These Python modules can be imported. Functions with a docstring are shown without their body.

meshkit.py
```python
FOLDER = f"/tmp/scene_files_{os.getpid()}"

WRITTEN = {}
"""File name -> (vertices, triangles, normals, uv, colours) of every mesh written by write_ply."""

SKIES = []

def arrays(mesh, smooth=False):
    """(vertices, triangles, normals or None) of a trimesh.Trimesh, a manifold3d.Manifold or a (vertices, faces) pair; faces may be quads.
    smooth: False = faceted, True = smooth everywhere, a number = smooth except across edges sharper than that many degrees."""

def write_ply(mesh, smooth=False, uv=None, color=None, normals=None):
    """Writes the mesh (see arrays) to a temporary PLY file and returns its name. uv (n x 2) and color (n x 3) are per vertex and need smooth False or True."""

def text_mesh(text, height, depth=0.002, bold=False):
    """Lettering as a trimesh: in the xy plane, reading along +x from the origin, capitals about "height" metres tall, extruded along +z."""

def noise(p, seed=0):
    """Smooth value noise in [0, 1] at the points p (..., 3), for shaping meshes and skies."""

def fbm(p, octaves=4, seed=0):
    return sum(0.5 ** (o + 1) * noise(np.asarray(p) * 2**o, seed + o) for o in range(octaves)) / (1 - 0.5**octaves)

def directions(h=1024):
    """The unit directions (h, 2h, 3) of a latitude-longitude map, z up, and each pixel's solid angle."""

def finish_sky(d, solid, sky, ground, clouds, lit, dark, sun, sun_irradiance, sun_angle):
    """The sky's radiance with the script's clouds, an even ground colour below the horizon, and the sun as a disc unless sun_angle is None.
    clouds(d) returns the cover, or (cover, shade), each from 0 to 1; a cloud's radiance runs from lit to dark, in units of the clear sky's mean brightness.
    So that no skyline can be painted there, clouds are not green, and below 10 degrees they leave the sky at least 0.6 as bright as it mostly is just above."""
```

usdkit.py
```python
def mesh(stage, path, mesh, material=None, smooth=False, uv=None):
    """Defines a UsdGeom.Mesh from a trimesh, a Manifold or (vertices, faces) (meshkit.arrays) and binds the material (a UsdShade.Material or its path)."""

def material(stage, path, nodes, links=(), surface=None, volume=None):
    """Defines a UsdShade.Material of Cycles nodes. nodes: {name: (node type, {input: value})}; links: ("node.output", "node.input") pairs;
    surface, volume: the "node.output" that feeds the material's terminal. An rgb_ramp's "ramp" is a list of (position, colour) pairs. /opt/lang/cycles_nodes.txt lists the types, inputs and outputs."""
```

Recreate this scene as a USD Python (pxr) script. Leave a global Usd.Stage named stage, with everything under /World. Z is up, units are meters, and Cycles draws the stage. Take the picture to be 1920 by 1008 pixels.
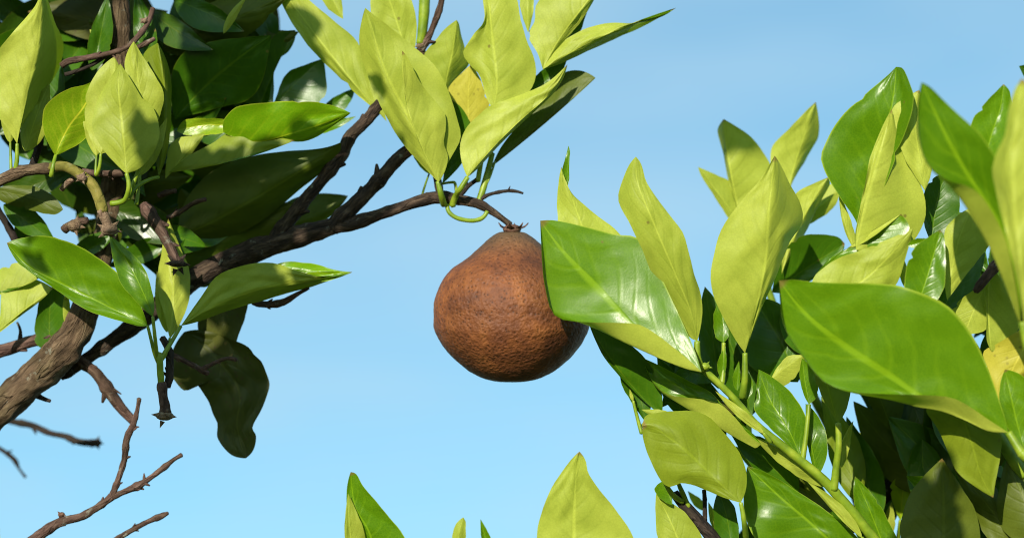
import math, random, numpy as np, trimesh, usdkit, meshkit
from scipy.interpolate import Akima1DInterpolator, PchipInterpolator
from pxr import Usd, UsdGeom, UsdLux, UsdShade, Gf, Sdf, Vt

stage = Usd.Stage.CreateInMemory()
UsdGeom.SetStageUpAxis(stage, UsdGeom.Tokens.z)
UsdGeom.SetStageMetersPerUnit(stage, 1)
UsdGeom.Xform.Define(stage, '/World')
UsdGeom.Scope.Define(stage, '/World/Looks')
rng = random.Random(7)

# ---------------------------------------------------------------- camera, sky, sun
F = 2823.0                                   # focal length in picture points (picture 1200 points wide)
EYE = np.array([0.0, 0.0, 1.65])
PITCH = math.radians(20)
DIST = 1.142                                 # metres to the fruit
UNIT = DIST / F                              # one picture point at the fruit, in metres
RIGHT = np.array([1.0, 0, 0])
FWD = np.array([0, math.cos(PITCH), math.sin(PITCH)])
UP = np.array([0, -math.sin(PITCH), math.cos(PITCH)])
cam = UsdGeom.Camera.Define(stage, '/World/camera')
cam.CreateFocalLengthAttr(50.0)
cam.CreateHorizontalApertureAttr(1200 * 50 / F)
cam.CreateVerticalApertureAttr(1200 * 537 / 1024 * 50 / F)
cam.CreateClippingRangeAttr(Gf.Vec2f(0.02, 9000))
cam.CreateFStopAttr(2.8)
cam.CreateFocusDistanceAttr(DIST - 0.03)
cam.CreateExposureAttr(0.65)
UsdGeom.Xformable(cam).AddTranslateOp().Set(Gf.Vec3d(*EYE))
UsdGeom.Xformable(cam).AddRotateXOp().Set(90 + math.degrees(PITCH))

sun_cam = np.array([-0.30, 0.50, 0.81])     # towards the sun: right, up, backwards
sun = sun_cam[0] * RIGHT + sun_cam[1] * UP - sun_cam[2] * FWD
sun /= np.linalg.norm(sun)
SUN_EL, SUN_AZ = math.asin(sun[2]), math.atan2(sun[0], sun[1])
usdkit.material(stage, '/World/Looks/sky_look', {
    'tc': ('texture_coordinate', {}),
    'map': ('mapping', {'scale': (1.6, 1.6, 9.0), 'rotation': (0.05, 0.12, 0.4)}),
    'n': ('noise_texture', {'scale': 2.6, 'detail': 6.0, 'roughness': 0.55, 'distortion': 0.3}),
    'r': ('rgb_ramp', {'ramp': [(0.36, (0.20, 0.20, 0.20)), (0.70, (0.62, 0.62, 0.62))]}),
    's': ('sky_texture', {'sky_type': 'single_scattering', 'sun_disc': False, 'sun_elevation': SUN_EL, 'sun_rotation': SUN_AZ,
                          'altitude': 200.0, 'air_density': 1.0, 'aerosol_density': 0.5, 'ozone_density': 1.9}),
    'wb': ('mix', {'mix_type': 'multiply', 'fac': 1.0, 'color2': (0.73, 1.06, 1.04)}),
    'm': ('mix', {'mix_type': 'mix', 'color2': (2.4, 3.55, 4.35)}),
    'b': ('background_shader', {'strength': 0.132}),
}, [('tc.generated', 'map.vector'), ('map.vector', 'n.vector'), ('n.fac', 'r.fac'), ('r.color', 'm.fac'), ('s.color', 'wb.color1'), ('wb.color', 'm.color1'), ('m.color', 'b.color')], surface='b.background')
dome = UsdLux.DomeLight.Define(stage, '/World/sky')
dome.GetPrim().SetCustomDataByKey('kind', 'structure')
UsdShade.MaterialBindingAPI.Apply(dome.GetPrim()).Bind(UsdShade.Material.Get(stage, '/World/Looks/sky_look'))
lamp = UsdLux.DistantLight.Define(stage, '/World/sun')
lamp.CreateIntensityAttr(1.22); lamp.CreateAngleAttr(0.5); lamp.CreateNormalizeAttr(True); lamp.CreateColorAttr(Gf.Vec3f(1, 0.92, 0.78))
UsdGeom.Xformable(lamp).AddRotateZOp().Set(180 - math.degrees(SUN_AZ))
UsdGeom.Xformable(lamp).AddRotateXOp().Set(90 - math.degrees(SUN_EL))

# ---------------------------------------------------------------- materials
def look(name): return UsdShade.Material.Get(stage, '/World/Looks/' + name)

def leaf_look(name, up_dark, up_light, low_dark, low_light, vein, through, rough=0.31, trans=0.22, spots=0.0, vein_low=None):
    n = {
        'uv': ('uvmap', {'attribute': 'st'}),
        'xyz': ('separate_xyz', {}),
        'two': ('math', {'math_type': 'multiply_add', 'value2': 2.0, 'value3': -1.0}),
        'a': ('math', {'math_type': 'absolute'}),
        'geo': ('geometry', {}),
        'obj': ('object_info', {}),
        'pn': ('noise_texture', {'scale': 70.0, 'detail': 4.0, 'roughness': 0.6}),
        'vn': ('noise_texture', {'scale': 34.0, 'detail': 1.0}),
        'fine': ('noise_texture', {'scale': 900.0, 'detail': 2.0}),
        'tn': ('math', {'math_type': 'multiply_add', 'value2': 8.0}),
        'pj': ('math', {'math_type': 'multiply_add', 'value2': 1.6, 'value3': 0.0}),
        'ta': ('math', {'math_type': 'multiply_add', 'value2': -2.6}),
        'fr': ('math', {'math_type': 'fraction'}),
        'fd': ('math', {'math_type': 'subtract', 'value2': 0.5}),
        'fa': ('math', {'math_type': 'absolute'}),
        'ven': ('map_range', {'range_type': 'smoothstep', 'from_min': 0.20, 'from_max': 0.0, 'to_min': 0.0, 'to_max': 1.0, 'clamp': True}),
        'fade': ('map_range', {'from_min': 0.1, 'from_max': 0.95, 'to_min': 1.0, 'to_max': 0.0, 'clamp': True}),
        'vm': ('math', {'math_type': 'multiply'}),
        'rib': ('map_range', {'range_type': 'smoothstep', 'from_min': 0.055, 'from_max': 0.014, 'to_min': 0.0, 'to_max': 1.0, 'clamp': True}),
        'rim': ('map_range', {'range_type': 'smoothstep', 'from_min': 0.955, 'from_max': 0.995, 'to_min': 0.0, 'to_max': 0.75, 'clamp': True}),
        'blotch': ('map_range', {'from_min': 0.35, 'from_max': 0.65, 'to_min': 0.0, 'to_max': 1.0, 'clamp': True}),
        'var': ('math', {'math_type': 'multiply_add', 'value2': 0.72}),
        'bl2': ('math', {'math_type': 'multiply', 'value2': 0.42}),
        'up0': ('mix_color', {'a': up_dark, 'b': up_light}),
        'vs': ('math', {'math_type': 'multiply', 'value2': 0.22}),
        'up1': ('mix_color', {'b': vein}),
        'rs': ('math', {'math_type': 'multiply', 'value2': 0.75}),
        'up2': ('mix_color', {'b': vein}),
        'up3': ('mix_color', {'b': tuple(0.5 * (x + y) for x, y in zip(vein, low_light))}),
        'lo0': ('mix_color', {'a': low_dark, 'b': low_light}),
        'vs2': ('math', {'math_type': 'multiply', 'value2': 0.16}),
        'lo1': ('mix_color', {'b': vein_low or tuple(0.6 * x for x in low_dark)}),
        'rs2': ('math', {'math_type': 'multiply', 'value2': 0.55}),
        'lo2': ('mix_color', {'b': tuple(min(1, 1.25 * x) for x in low_light)}),
        'hh': ('math', {'math_type': 'multiply_add', 'value2': 0.55}),
        'h1': ('math', {'math_type': 'multiply_add', 'value2': 0.9}),
        'h2': ('math', {'math_type': 'multiply_add', 'value2': 0.35}),
        'bu': ('bump', {'strength': 0.16, 'distance': 0.0005, 'invert': True}),
        'bl': ('bump', {'strength': 0.16, 'distance': 0.0006}),
        'ro': ('math', {'math_type': 'multiply_add', 'value2': 0.14, 'value3': rough - 0.07}),
        'U': ('principled_bsdf', {'specular_ior_level': 0.32}),
        'L': ('principled_bsdf', {'roughness': 0.5, 'specular_ior_level': 0.22}),
        'T': ('translucent_bsdf', {'color': through}),
        'side': ('mix_closure', {}),
        'out': ('mix_closure', {'fac': trans}),
    }
    k = [('uv.UV', 'xyz.vector'), ('xyz.x', 'two.value1'), ('two.value', 'a.value1'),
         ('geo.position', 'pn.vector'), ('geo.position', 'fine.vector'),
         ('geo.position', 'vn.vector'), ('vn.fac', 'pj.value1'), ('xyz.y', 'tn.value1'), ('pj.value', 'tn.value3'), ('a.value', 'ta.value1'), ('tn.value', 'ta.value3'),
         ('ta.value', 'fr.value1'), ('fr.value', 'fd.value1'), ('fd.value', 'fa.value1'), ('fa.value', 'ven.value'),
         ('a.value', 'fade.value'), ('ven.result', 'vm.value1'), ('fade.result', 'vm.value2'),
         ('a.value', 'rib.value'), ('a.value', 'rim.value'), ('pn.fac', 'blotch.value'),
         ('blotch.result', 'bl2.value1'), ('obj.random', 'var.value1'), ('bl2.value', 'var.value3'),
         ('var.value', 'up0.fac'), ('up0.result', 'up1.a'), ('vm.value', 'vs.value1'), ('vs.value', 'up1.fac'),
         ('rib.result', 'rs.value1'), ('rs.value', 'up2.fac'), ('up1.result', 'up2.a'), ('up2.result', 'up3.a'), ('rim.result', 'up3.fac'),
         ('var.value', 'lo0.fac'), ('lo0.result', 'lo1.a'), ('vm.value', 'vs2.value1'), ('vs2.value', 'lo1.fac'),
         ('rib.result', 'rs2.value1'), ('rs2.value', 'lo2.fac'), ('lo1.result', 'lo2.a'),
         ('pn.fac', 'hh.value1'), ('vm.value', 'h1.value1'), ('hh.value', 'h1.value3'), ('fine.fac', 'h2.value1'), ('h1.value', 'h2.value3'), ('rib.result', 'hh.value3'),
         
         ('pn.fac', 'ro.value1'), ('ro.value', 'U.roughness'),
         ('bu.normal', 'U.normal'), ('bl.normal', 'L.normal'),
         ('up6.result', 'U.base_color'), ('geo.backfacing', 'side.fac'), ('U.BSDF', 'side.closure1'), ('L.BSDF', 'side.closure2'),
         ('side.closure', 'out.closure1'), ('T.BSDF', 'out.closure2')]
    n['vb'] = ('voronoi_texture', {'scale': 95.0, 'randomness': 1.0})
    n['vbs'] = ('separate_color', {})
    n['vbg'] = ('map_range', {'from_min': 0.80, 'from_max': 0.81, 'to_min': 0.0, 'to_max': 1.0, 'clamp': True})
    n['vbd'] = ('map_range', {'range_type': 'smoothstep', 'from_min': 0.10, 'from_max': 0.05, 'to_min': 0.0, 'to_max': 0.8, 'clamp': True})
    n['vbm'] = ('math', {'math_type': 'multiply'})
    n['up4'] = ('mix_color', {'b': (0.13, 0.10, 0.02)})
    n['lo9'] = ('mix_color', {'b': (0.14, 0.10, 0.025)})
    k += [('geo.position', 'vb.vector'), ('vb.color', 'vbs.color'), ('vbs.r', 'vbg.value'), ('vb.distance', 'vbd.value'), ('vbg.result', 'vbm.value1'), ('vbd.result', 'vbm.value2'),
          ('vbm.value', 'up4.fac'), ('vbm.value', 'lo9.fac'), ('up3.result', 'up4.a'), ('lo2.result', 'lo9.a')]
    n['net'] = ('voronoi_texture', {'scale': 760.0, 'feature': 'distance_to_edge', 'randomness': 1.0})
    n['netm'] = ('map_range', {'range_type': 'smoothstep', 'from_min': 0.14, 'from_max': 0.0, 'to_min': 0.0, 'to_max': 0.17, 'clamp': True})
    n['tpn'] = ('math', {'math_type': 'multiply_add', 'value2': 0.05})
    n['tip'] = ('map_range', {'range_type': 'smoothstep', 'from_min': 0.985, 'from_max': 1.01, 'to_min': 0.0, 'to_max': 0.8, 'clamp': True})
    n['tpr'] = ('map_range', {'from_min': 0.45, 'from_max': 0.55, 'to_min': 0.0, 'to_max': 1.0, 'clamp': True})
    n['tpm'] = ('math', {'math_type': 'multiply'})
    n['up6'] = ('mix_color', {'b': (0.16, 0.10, 0.03)})
    n['lo7'] = ('mix_color', {'b': (0.20, 0.13, 0.04)})
    k += [('vn.fac', 'tpn.value1'), ('xyz.y', 'tpn.value3'), ('tpn.value', 'tip.value'), ('obj.random', 'tpr.value'), ('tip.result', 'tpm.value1'), ('tpr.result', 'tpm.value2'),
          ('tpm.value', 'up6.fac'), ('tpm.value', 'lo7.fac'), ('up5.result', 'up6.a'), ('lo8.result', 'lo7.a')]
    n['up5'] = ('mix_color', {'b': vein})
    n['lo8'] = ('mix_color', {'b': vein_low or tuple(0.55 * x for x in low_dark)})
    n['h3'] = ('math', {'math_type': 'multiply_add', 'value2': 0.5})
    k += [('geo.position', 'net.vector'), ('net.distance', 'netm.value'), ('netm.result', 'up5.fac'), ('netm.result', 'lo8.fac'), ('up4.result', 'up5.a'), ('lo9.result', 'lo8.a'),
          ('netm.result', 'h3.value1'), ('h2.value', 'h3.value3'), ('h3.value', 'bu.height'), ('h3.value', 'bl.height')]
    last = 'lo7.result'
    if spots:
        n['vo'] = ('voronoi_texture', {'scale': 260.0, 'randomness': 1.0})
        n['sp'] = ('map_range', {'range_type': 'smoothstep', 'from_min': 0.22, 'from_max': 0.12, 'to_min': 0.0, 'to_max': spots, 'clamp': True})
        n['lo3'] = ('mix_color', {'b': (0.05, 0.03, 0.012)})
        k += [('geo.position', 'vo.vector'), ('vo.distance', 'sp.value'), ('sp.result', 'lo3.fac'), (last, 'lo3.a')]
        last = 'lo3.result'
    k.append((last, 'L.base_color'))
    return usdkit.material(stage, '/World/Looks/' + name, n, k, surface='out.closure')

leaf_look('leaf', (0.040, 0.112, 0.001), (0.080, 0.178, 0.002), (0.225, 0.28, 0.026), (0.375, 0.425, 0.055), (0.18, 0.31, 0.006), (0.20, 0.33, 0.004), trans=0.27)
leaf_look('dull_leaf', (0.028, 0.10, 0.001), (0.05, 0.15, 0.002), (0.115, 0.16, 0.006), (0.175, 0.225, 0.012), (0.16, 0.28, 0.006), (0.13, 0.25, 0.003), trans=0.22, vein_low=(0.07, 0.10, 0.004))
leaf_look('fresh_leaf', (0.07, 0.19, 0.001), (0.13, 0.26, 0.002), (0.225, 0.28, 0.026), (0.375, 0.425, 0.055), (0.3, 0.38, 0.01), (0.24, 0.38, 0.005), trans=0.27)
leaf_look('young_leaf', (0.14, 0.25, 0.004), (0.21, 0.33, 0.006), (0.27, 0.32, 0.02), (0.34, 0.38, 0.04), (0.5, 0.5, 0.03), (0.30, 0.42, 0.01), trans=0.28)
leaf_look('yellow_leaf', (0.26, 0.24, 0.012), (0.34, 0.30, 0.02), (0.36, 0.33, 0.03), (0.44, 0.40, 0.05), (0.5, 0.45, 0.05), (0.4, 0.36, 0.02), trans=0.25, spots=0.3)
leaf_look('shade_dark_leaf', (0.020, 0.070, 0.001), (0.036, 0.105, 0.002), (0.052, 0.075, 0.004), (0.085, 0.11, 0.008), (0.08, 0.15, 0.004), (0.05, 0.11, 0.002), trans=0.12, rough=0.36)  # leaf colours darkened to stand in for deep shade
leaf_look('old_shaded_leaf', (0.018, 0.05, 0.003), (0.03, 0.07, 0.004), (0.030, 0.040, 0.004), (0.055, 0.062, 0.007), (0.06, 0.09, 0.008), (0.03, 0.05, 0.002), trans=0.08, spots=0.6, vein_low=(0.045, 0.045, 0.008))  # brownish old leaf, its tone also lowered to stand in for shade

def bark_look(name, dark, mid, pale, scale, bump, grain=True, lichen=0.45):
    src = 'at.vector' if grain else 'g.position'
    n = {
        'g': ('geometry', {}),
        'n': ('noise_texture', {'scale': scale, 'detail': 8.0, 'roughness': 0.68, 'distortion': 0.6}),
        'n2': ('noise_texture', {'scale': 60.0, 'detail': 4.0}),
        'v0': ('noise_texture', {'scale': scale * 0.42, 'detail': 3.0, 'roughness': 0.5, 'distortion': 0.3}),
        'v1': ('math', {'math_type': 'subtract', 'value2': 0.5}),
        'v': ('math', {'math_type': 'absolute'}),
        'ck': ('map_range', {'range_type': 'smoothstep', 'from_min': 0.0, 'from_max': 0.035, 'to_min': 0.0, 'to_max': 1.0, 'clamp': True}),
        'r': ('rgb_ramp', {'ramp': [(0.32, dark), (0.5, mid), (0.70, pale)]}),
        'r2': ('rgb_ramp', {'ramp': [(0.38, (1, 1, 1)), (0.62, (0.66, 0.70, 0.60))]}),
        'rc': ('rgb_ramp', {'ramp': [(0.0, (0.45, 0.42, 0.40)), (0.6, (1, 1, 1))]}),
        'lk': ('noise_texture', {'scale': 150.0, 'detail': 6.0, 'roughness': 0.7}),
        'lkm': ('map_range', {'range_type': 'smoothstep', 'from_min': 0.60, 'from_max': 0.68, 'to_min': 0.0, 'to_max': lichen, 'clamp': True}),
        'lkc': ('mix_color', {'b': (0.26, 0.27, 0.21)}),
        'mul': ('mix', {'mix_type': 'multiply', 'fac': 1.0}),
        'mu2': ('mix', {'mix_type': 'multiply', 'fac': 0.45}),
        'h': ('math', {'math_type': 'multiply_add', 'value2': 0.3}),
        'b': ('bump', {'strength': 0.9, 'distance': bump}),
        'p': ('principled_bsdf', {'roughness': 0.82, 'specular_ior_level': 0.2}),
    }
    if grain: n['at'] = ('attribute', {'attribute': 'grain'})
    usdkit.material(stage, '/World/Looks/' + name, n,
        [(src, 'n.vector'), ('g.position', 'n2.vector'), (src, 'v0.vector'), ('v0.fac', 'v1.value1'), ('v1.value', 'v.value1'), ('n.fac', 'r.fac'), ('n2.fac', 'r2.fac'), ('r.color', 'mul.color1'), ('r2.color', 'mul.color2'),
         ('v.value', 'ck.value'), ('ck.result', 'rc.fac'), ('mul.color', 'mu2.color1'), ('rc.color', 'mu2.color2'),
         ('g.position', 'lk.vector'), ('lk.fac', 'lkm.value'), ('lkm.result', 'lkc.fac'), ('mu2.color', 'lkc.a'), ('lkc.result', 'p.base_color'), ('ck.result', 'h.value1'), ('n.fac', 'h.value3'), ('h.value', 'b.height'), ('b.normal', 'p.normal')], surface='p.BSDF')

bark_look('bark', (0.030, 0.018, 0.010), (0.105, 0.068, 0.040), (0.22, 0.155, 0.095), 330.0, 0.003)
bark_look('smooth_bark', (0.012, 0.008, 0.006), (0.045, 0.029, 0.021), (0.14, 0.095, 0.065), 420.0, 0.0016)  # darker bark, with the shadow on the forked limb put into its colour
bark_look('twig_bark', (0.032, 0.018, 0.014), (0.088, 0.050, 0.039), (0.19, 0.12, 0.095), 420.0, 0.0012)
bark_look('dark_bark', (0.012, 0.009, 0.008), (0.032, 0.023, 0.019), (0.08, 0.056, 0.044), 300.0, 0.0018)
usdkit.material(stage, '/World/Looks/green_stem', {
    'g': ('geometry', {}), 'n': ('noise_texture', {'scale': 130.0, 'detail': 4.0}), 'n2': ('noise_texture', {'scale': 900.0, 'detail': 2.0}),
    'r': ('rgb_ramp', {'ramp': [(0.3, (0.085, 0.145, 0.006)), (0.5, (0.145, 0.22, 0.010)), (0.72, (0.24, 0.30, 0.022))]}),
    'b': ('bump', {'strength': 0.25, 'distance': 0.0002}), 'p': ('principled_bsdf', {'roughness': 0.45, 'specular_ior_level': 0.4})},
    [('g.position', 'n.vector'), ('g.position', 'n2.vector'), ('n.fac', 'r.fac'), ('r.color', 'p.base_color'), ('n2.fac', 'b.height'), ('b.normal', 'p.normal')], surface='p.BSDF')
bark_look('olive_stem', (0.10, 0.09, 0.016), (0.17, 0.15, 0.028), (0.25, 0.2, 0.06), 220.0, 0.0005, grain=False, lichen=0.2)
bark_look('old_wood', (0.10, 0.06, 0.04), (0.2, 0.13, 0.09), (0.32, 0.23, 0.16), 500.0, 0.001, grain=False)
bark_look('bud_scale', (0.06, 0.028, 0.020), (0.14, 0.068, 0.050), (0.24, 0.14, 0.105), 420.0, 0.0012, grain=False)
bark_look('dark_bud', (0.02, 0.014, 0.012), (0.05, 0.034, 0.026), (0.12, 0.08, 0.06), 300.0, 0.0018, grain=False)

usdkit.material(stage, '/World/Looks/peel', {
    'g': ('geometry', {}),
    'n': ('noise_texture', {'scale': 55.0, 'detail': 9.0, 'roughness': 0.68, 'distortion': 0.3}),
    'n2': ('noise_texture', {'scale': 28.0, 'detail': 3.0}),
    'pit': ('voronoi_texture', {'scale': 520.0, 'randomness': 1.0}),
    'pit2': ('noise_texture', {'scale': 900.0, 'detail': 4.0}),
    'r': ('rgb_ramp', {'ramp': [(0.28, (0.07, 0.025, 0.011)), (0.42, (0.125, 0.041, 0.015)), (0.54, (0.185, 0.062, 0.018)), (0.72, (0.285, 0.108, 0.030))]}),
    'sx': ('separate_xyz', {}),
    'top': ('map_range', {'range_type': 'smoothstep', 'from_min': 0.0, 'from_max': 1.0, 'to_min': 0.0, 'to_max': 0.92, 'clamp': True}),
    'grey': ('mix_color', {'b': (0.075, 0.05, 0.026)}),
    'dk': ('map_range', {'from_min': 0.36, 'from_max': 0.58, 'to_min': 0.66, 'to_max': 1.06, 'clamp': True}),
    'dm': ('mix', {'mix_type': 'multiply', 'fac': 1.0}),
    'pk': ('map_range', {'from_min': 0.0, 'from_max': 0.36, 'to_min': 0.12, 'to_max': 1.0, 'clamp': True}),
    'pm': ('mix', {'mix_type': 'multiply', 'fac': 0.85}),
    'h': ('math', {'math_type': 'multiply_add', 'value2': 0.8}),
    'h2': ('math', {'math_type': 'multiply_add', 'value2': 1.2}),
    'b': ('bump', {'strength': 0.55, 'distance': 0.0010}),
    'p': ('principled_bsdf', {'roughness': 0.62, 'specular_ior_level': 0.3}),
}, [('g.position', 'n.vector'), ('g.position', 'n2.vector'), ('g.position', 'pit.vector'), ('g.position', 'pit2.vector'), ('n.fac', 'r.fac'),
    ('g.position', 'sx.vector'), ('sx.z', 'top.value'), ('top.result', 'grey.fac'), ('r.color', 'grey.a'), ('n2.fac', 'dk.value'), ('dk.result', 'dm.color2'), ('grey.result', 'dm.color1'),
    ('pit.distance', 'pk.value'), ('pk.result', 'pm.color2'), ('dm.color', 'pm.color1'),
    ('pm.color', 'p.base_color'), ('pit.distance', 'h.value1'), ('pit2.fac', 'h.value3'), ('n.fac', 'h2.value1'), ('h.value', 'h2.value3'), ('h2.value', 'b.height'), ('b.normal', 'p.normal')], surface='p.BSDF')
usdkit.material(stage, '/World/Looks/grass', {
    'g': ('geometry', {}), 'n': ('noise_texture', {'scale': 1.3, 'detail': 8.0}),
    'r': ('rgb_ramp', {'ramp': [(0.35, (0.035, 0.05, 0.014)), (0.65, (0.10, 0.095, 0.04))]}),
    'p': ('principled_bsdf', {'roughness': 0.9, 'specular_ior_level': 0.1})},
    [('g.position', 'n.vector'), ('n.fac', 'r.fac'), ('r.color', 'p.base_color')], surface='p.BSDF')

# ---------------------------------------------------------------- helpers
used = {}
def path_for(parent, name):
    base = f'{parent}/{name}'
    n = used.get(base, 0); used[base] = n + 1
    return base if n == 0 else f'{base}_{n:03d}'

def thing(name, label, category, group=None, kind=None, at=None):
    p = path_for('/World', name)
    x = UsdGeom.Xform.Define(stage, p)
    o = np.zeros(3) if at is None else np.asarray(at, float)
    x.AddTranslateOp().Set(Gf.Vec3d(*o))
    for k, v in (('label', label), ('category', category), ('group', group), ('kind', kind)):
        if v: x.GetPrim().SetCustomDataByKey(k, v)
    return p, o

def spot(px, py, z=0.0):
    d = DIST + z * UNIT
    return EYE + FWD * d + RIGHT * ((px - 600) / F * d) + UP * (-(py - 297.5) / F * d)

def spots(a):
    a = np.asarray(a, float)
    d = (DIST + a[..., 2] * UNIT)[..., None]
    return EYE + FWD * d + RIGHT * ((a[..., :1] - 600) / F * d) + UP * (-(a[..., 1:2] - 297.5) / F * d)

def put(th, name, mesh, material, smooth=True, uv=None, parent=None, label=None, kind=None, grain=None):
    root, o = th
    p = path_for(parent or root, name)
    v, f = mesh
    m = usdkit.mesh(stage, p, (np.asarray(v) - o, f), look(material), smooth=smooth, uv=uv)
    if grain is not None:
        UsdGeom.PrimvarsAPI(m).CreatePrimvar('grain', Sdf.ValueTypeNames.Float3Array, 'vertex').Set(Vt.Vec3fArray.FromNumpy(np.asarray(grain, np.float32)))
    if label: m.GetPrim().SetCustomDataByKey('label', label)
    if kind: m.GetPrim().SetCustomDataByKey('kind', kind)
    return p

def curve(pts, n, k=None):
    """n points along a smooth line through pts, evenly by length."""
    p = np.asarray(pts, float)
    t = np.concatenate([[0], np.cumsum(np.maximum(np.linalg.norm(np.diff(p[:, :2], axis=0), axis=1), 1e-3))])
    u = np.linspace(0, t[-1], n) if k is None else np.asarray(k) * t[-1]
    if len(p) == 2:
        return p[0] + (p[1] - p[0]) * (u / t[-1])[:, None]
    return (Akima1DInterpolator if len(p) > 4 else PchipInterpolator)(t, p)(u)

def along(pts, base, tip):
    p = [tuple(q) for q in pts]
    d = lambda a, b: math.hypot(a[0] - b[0], a[1] - b[1])
    if len(p) > 1:
        if d(p[0], tip) + d(p[-1], base) < d(p[0], base) + d(p[-1], tip): p = p[::-1]
    return p

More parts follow.
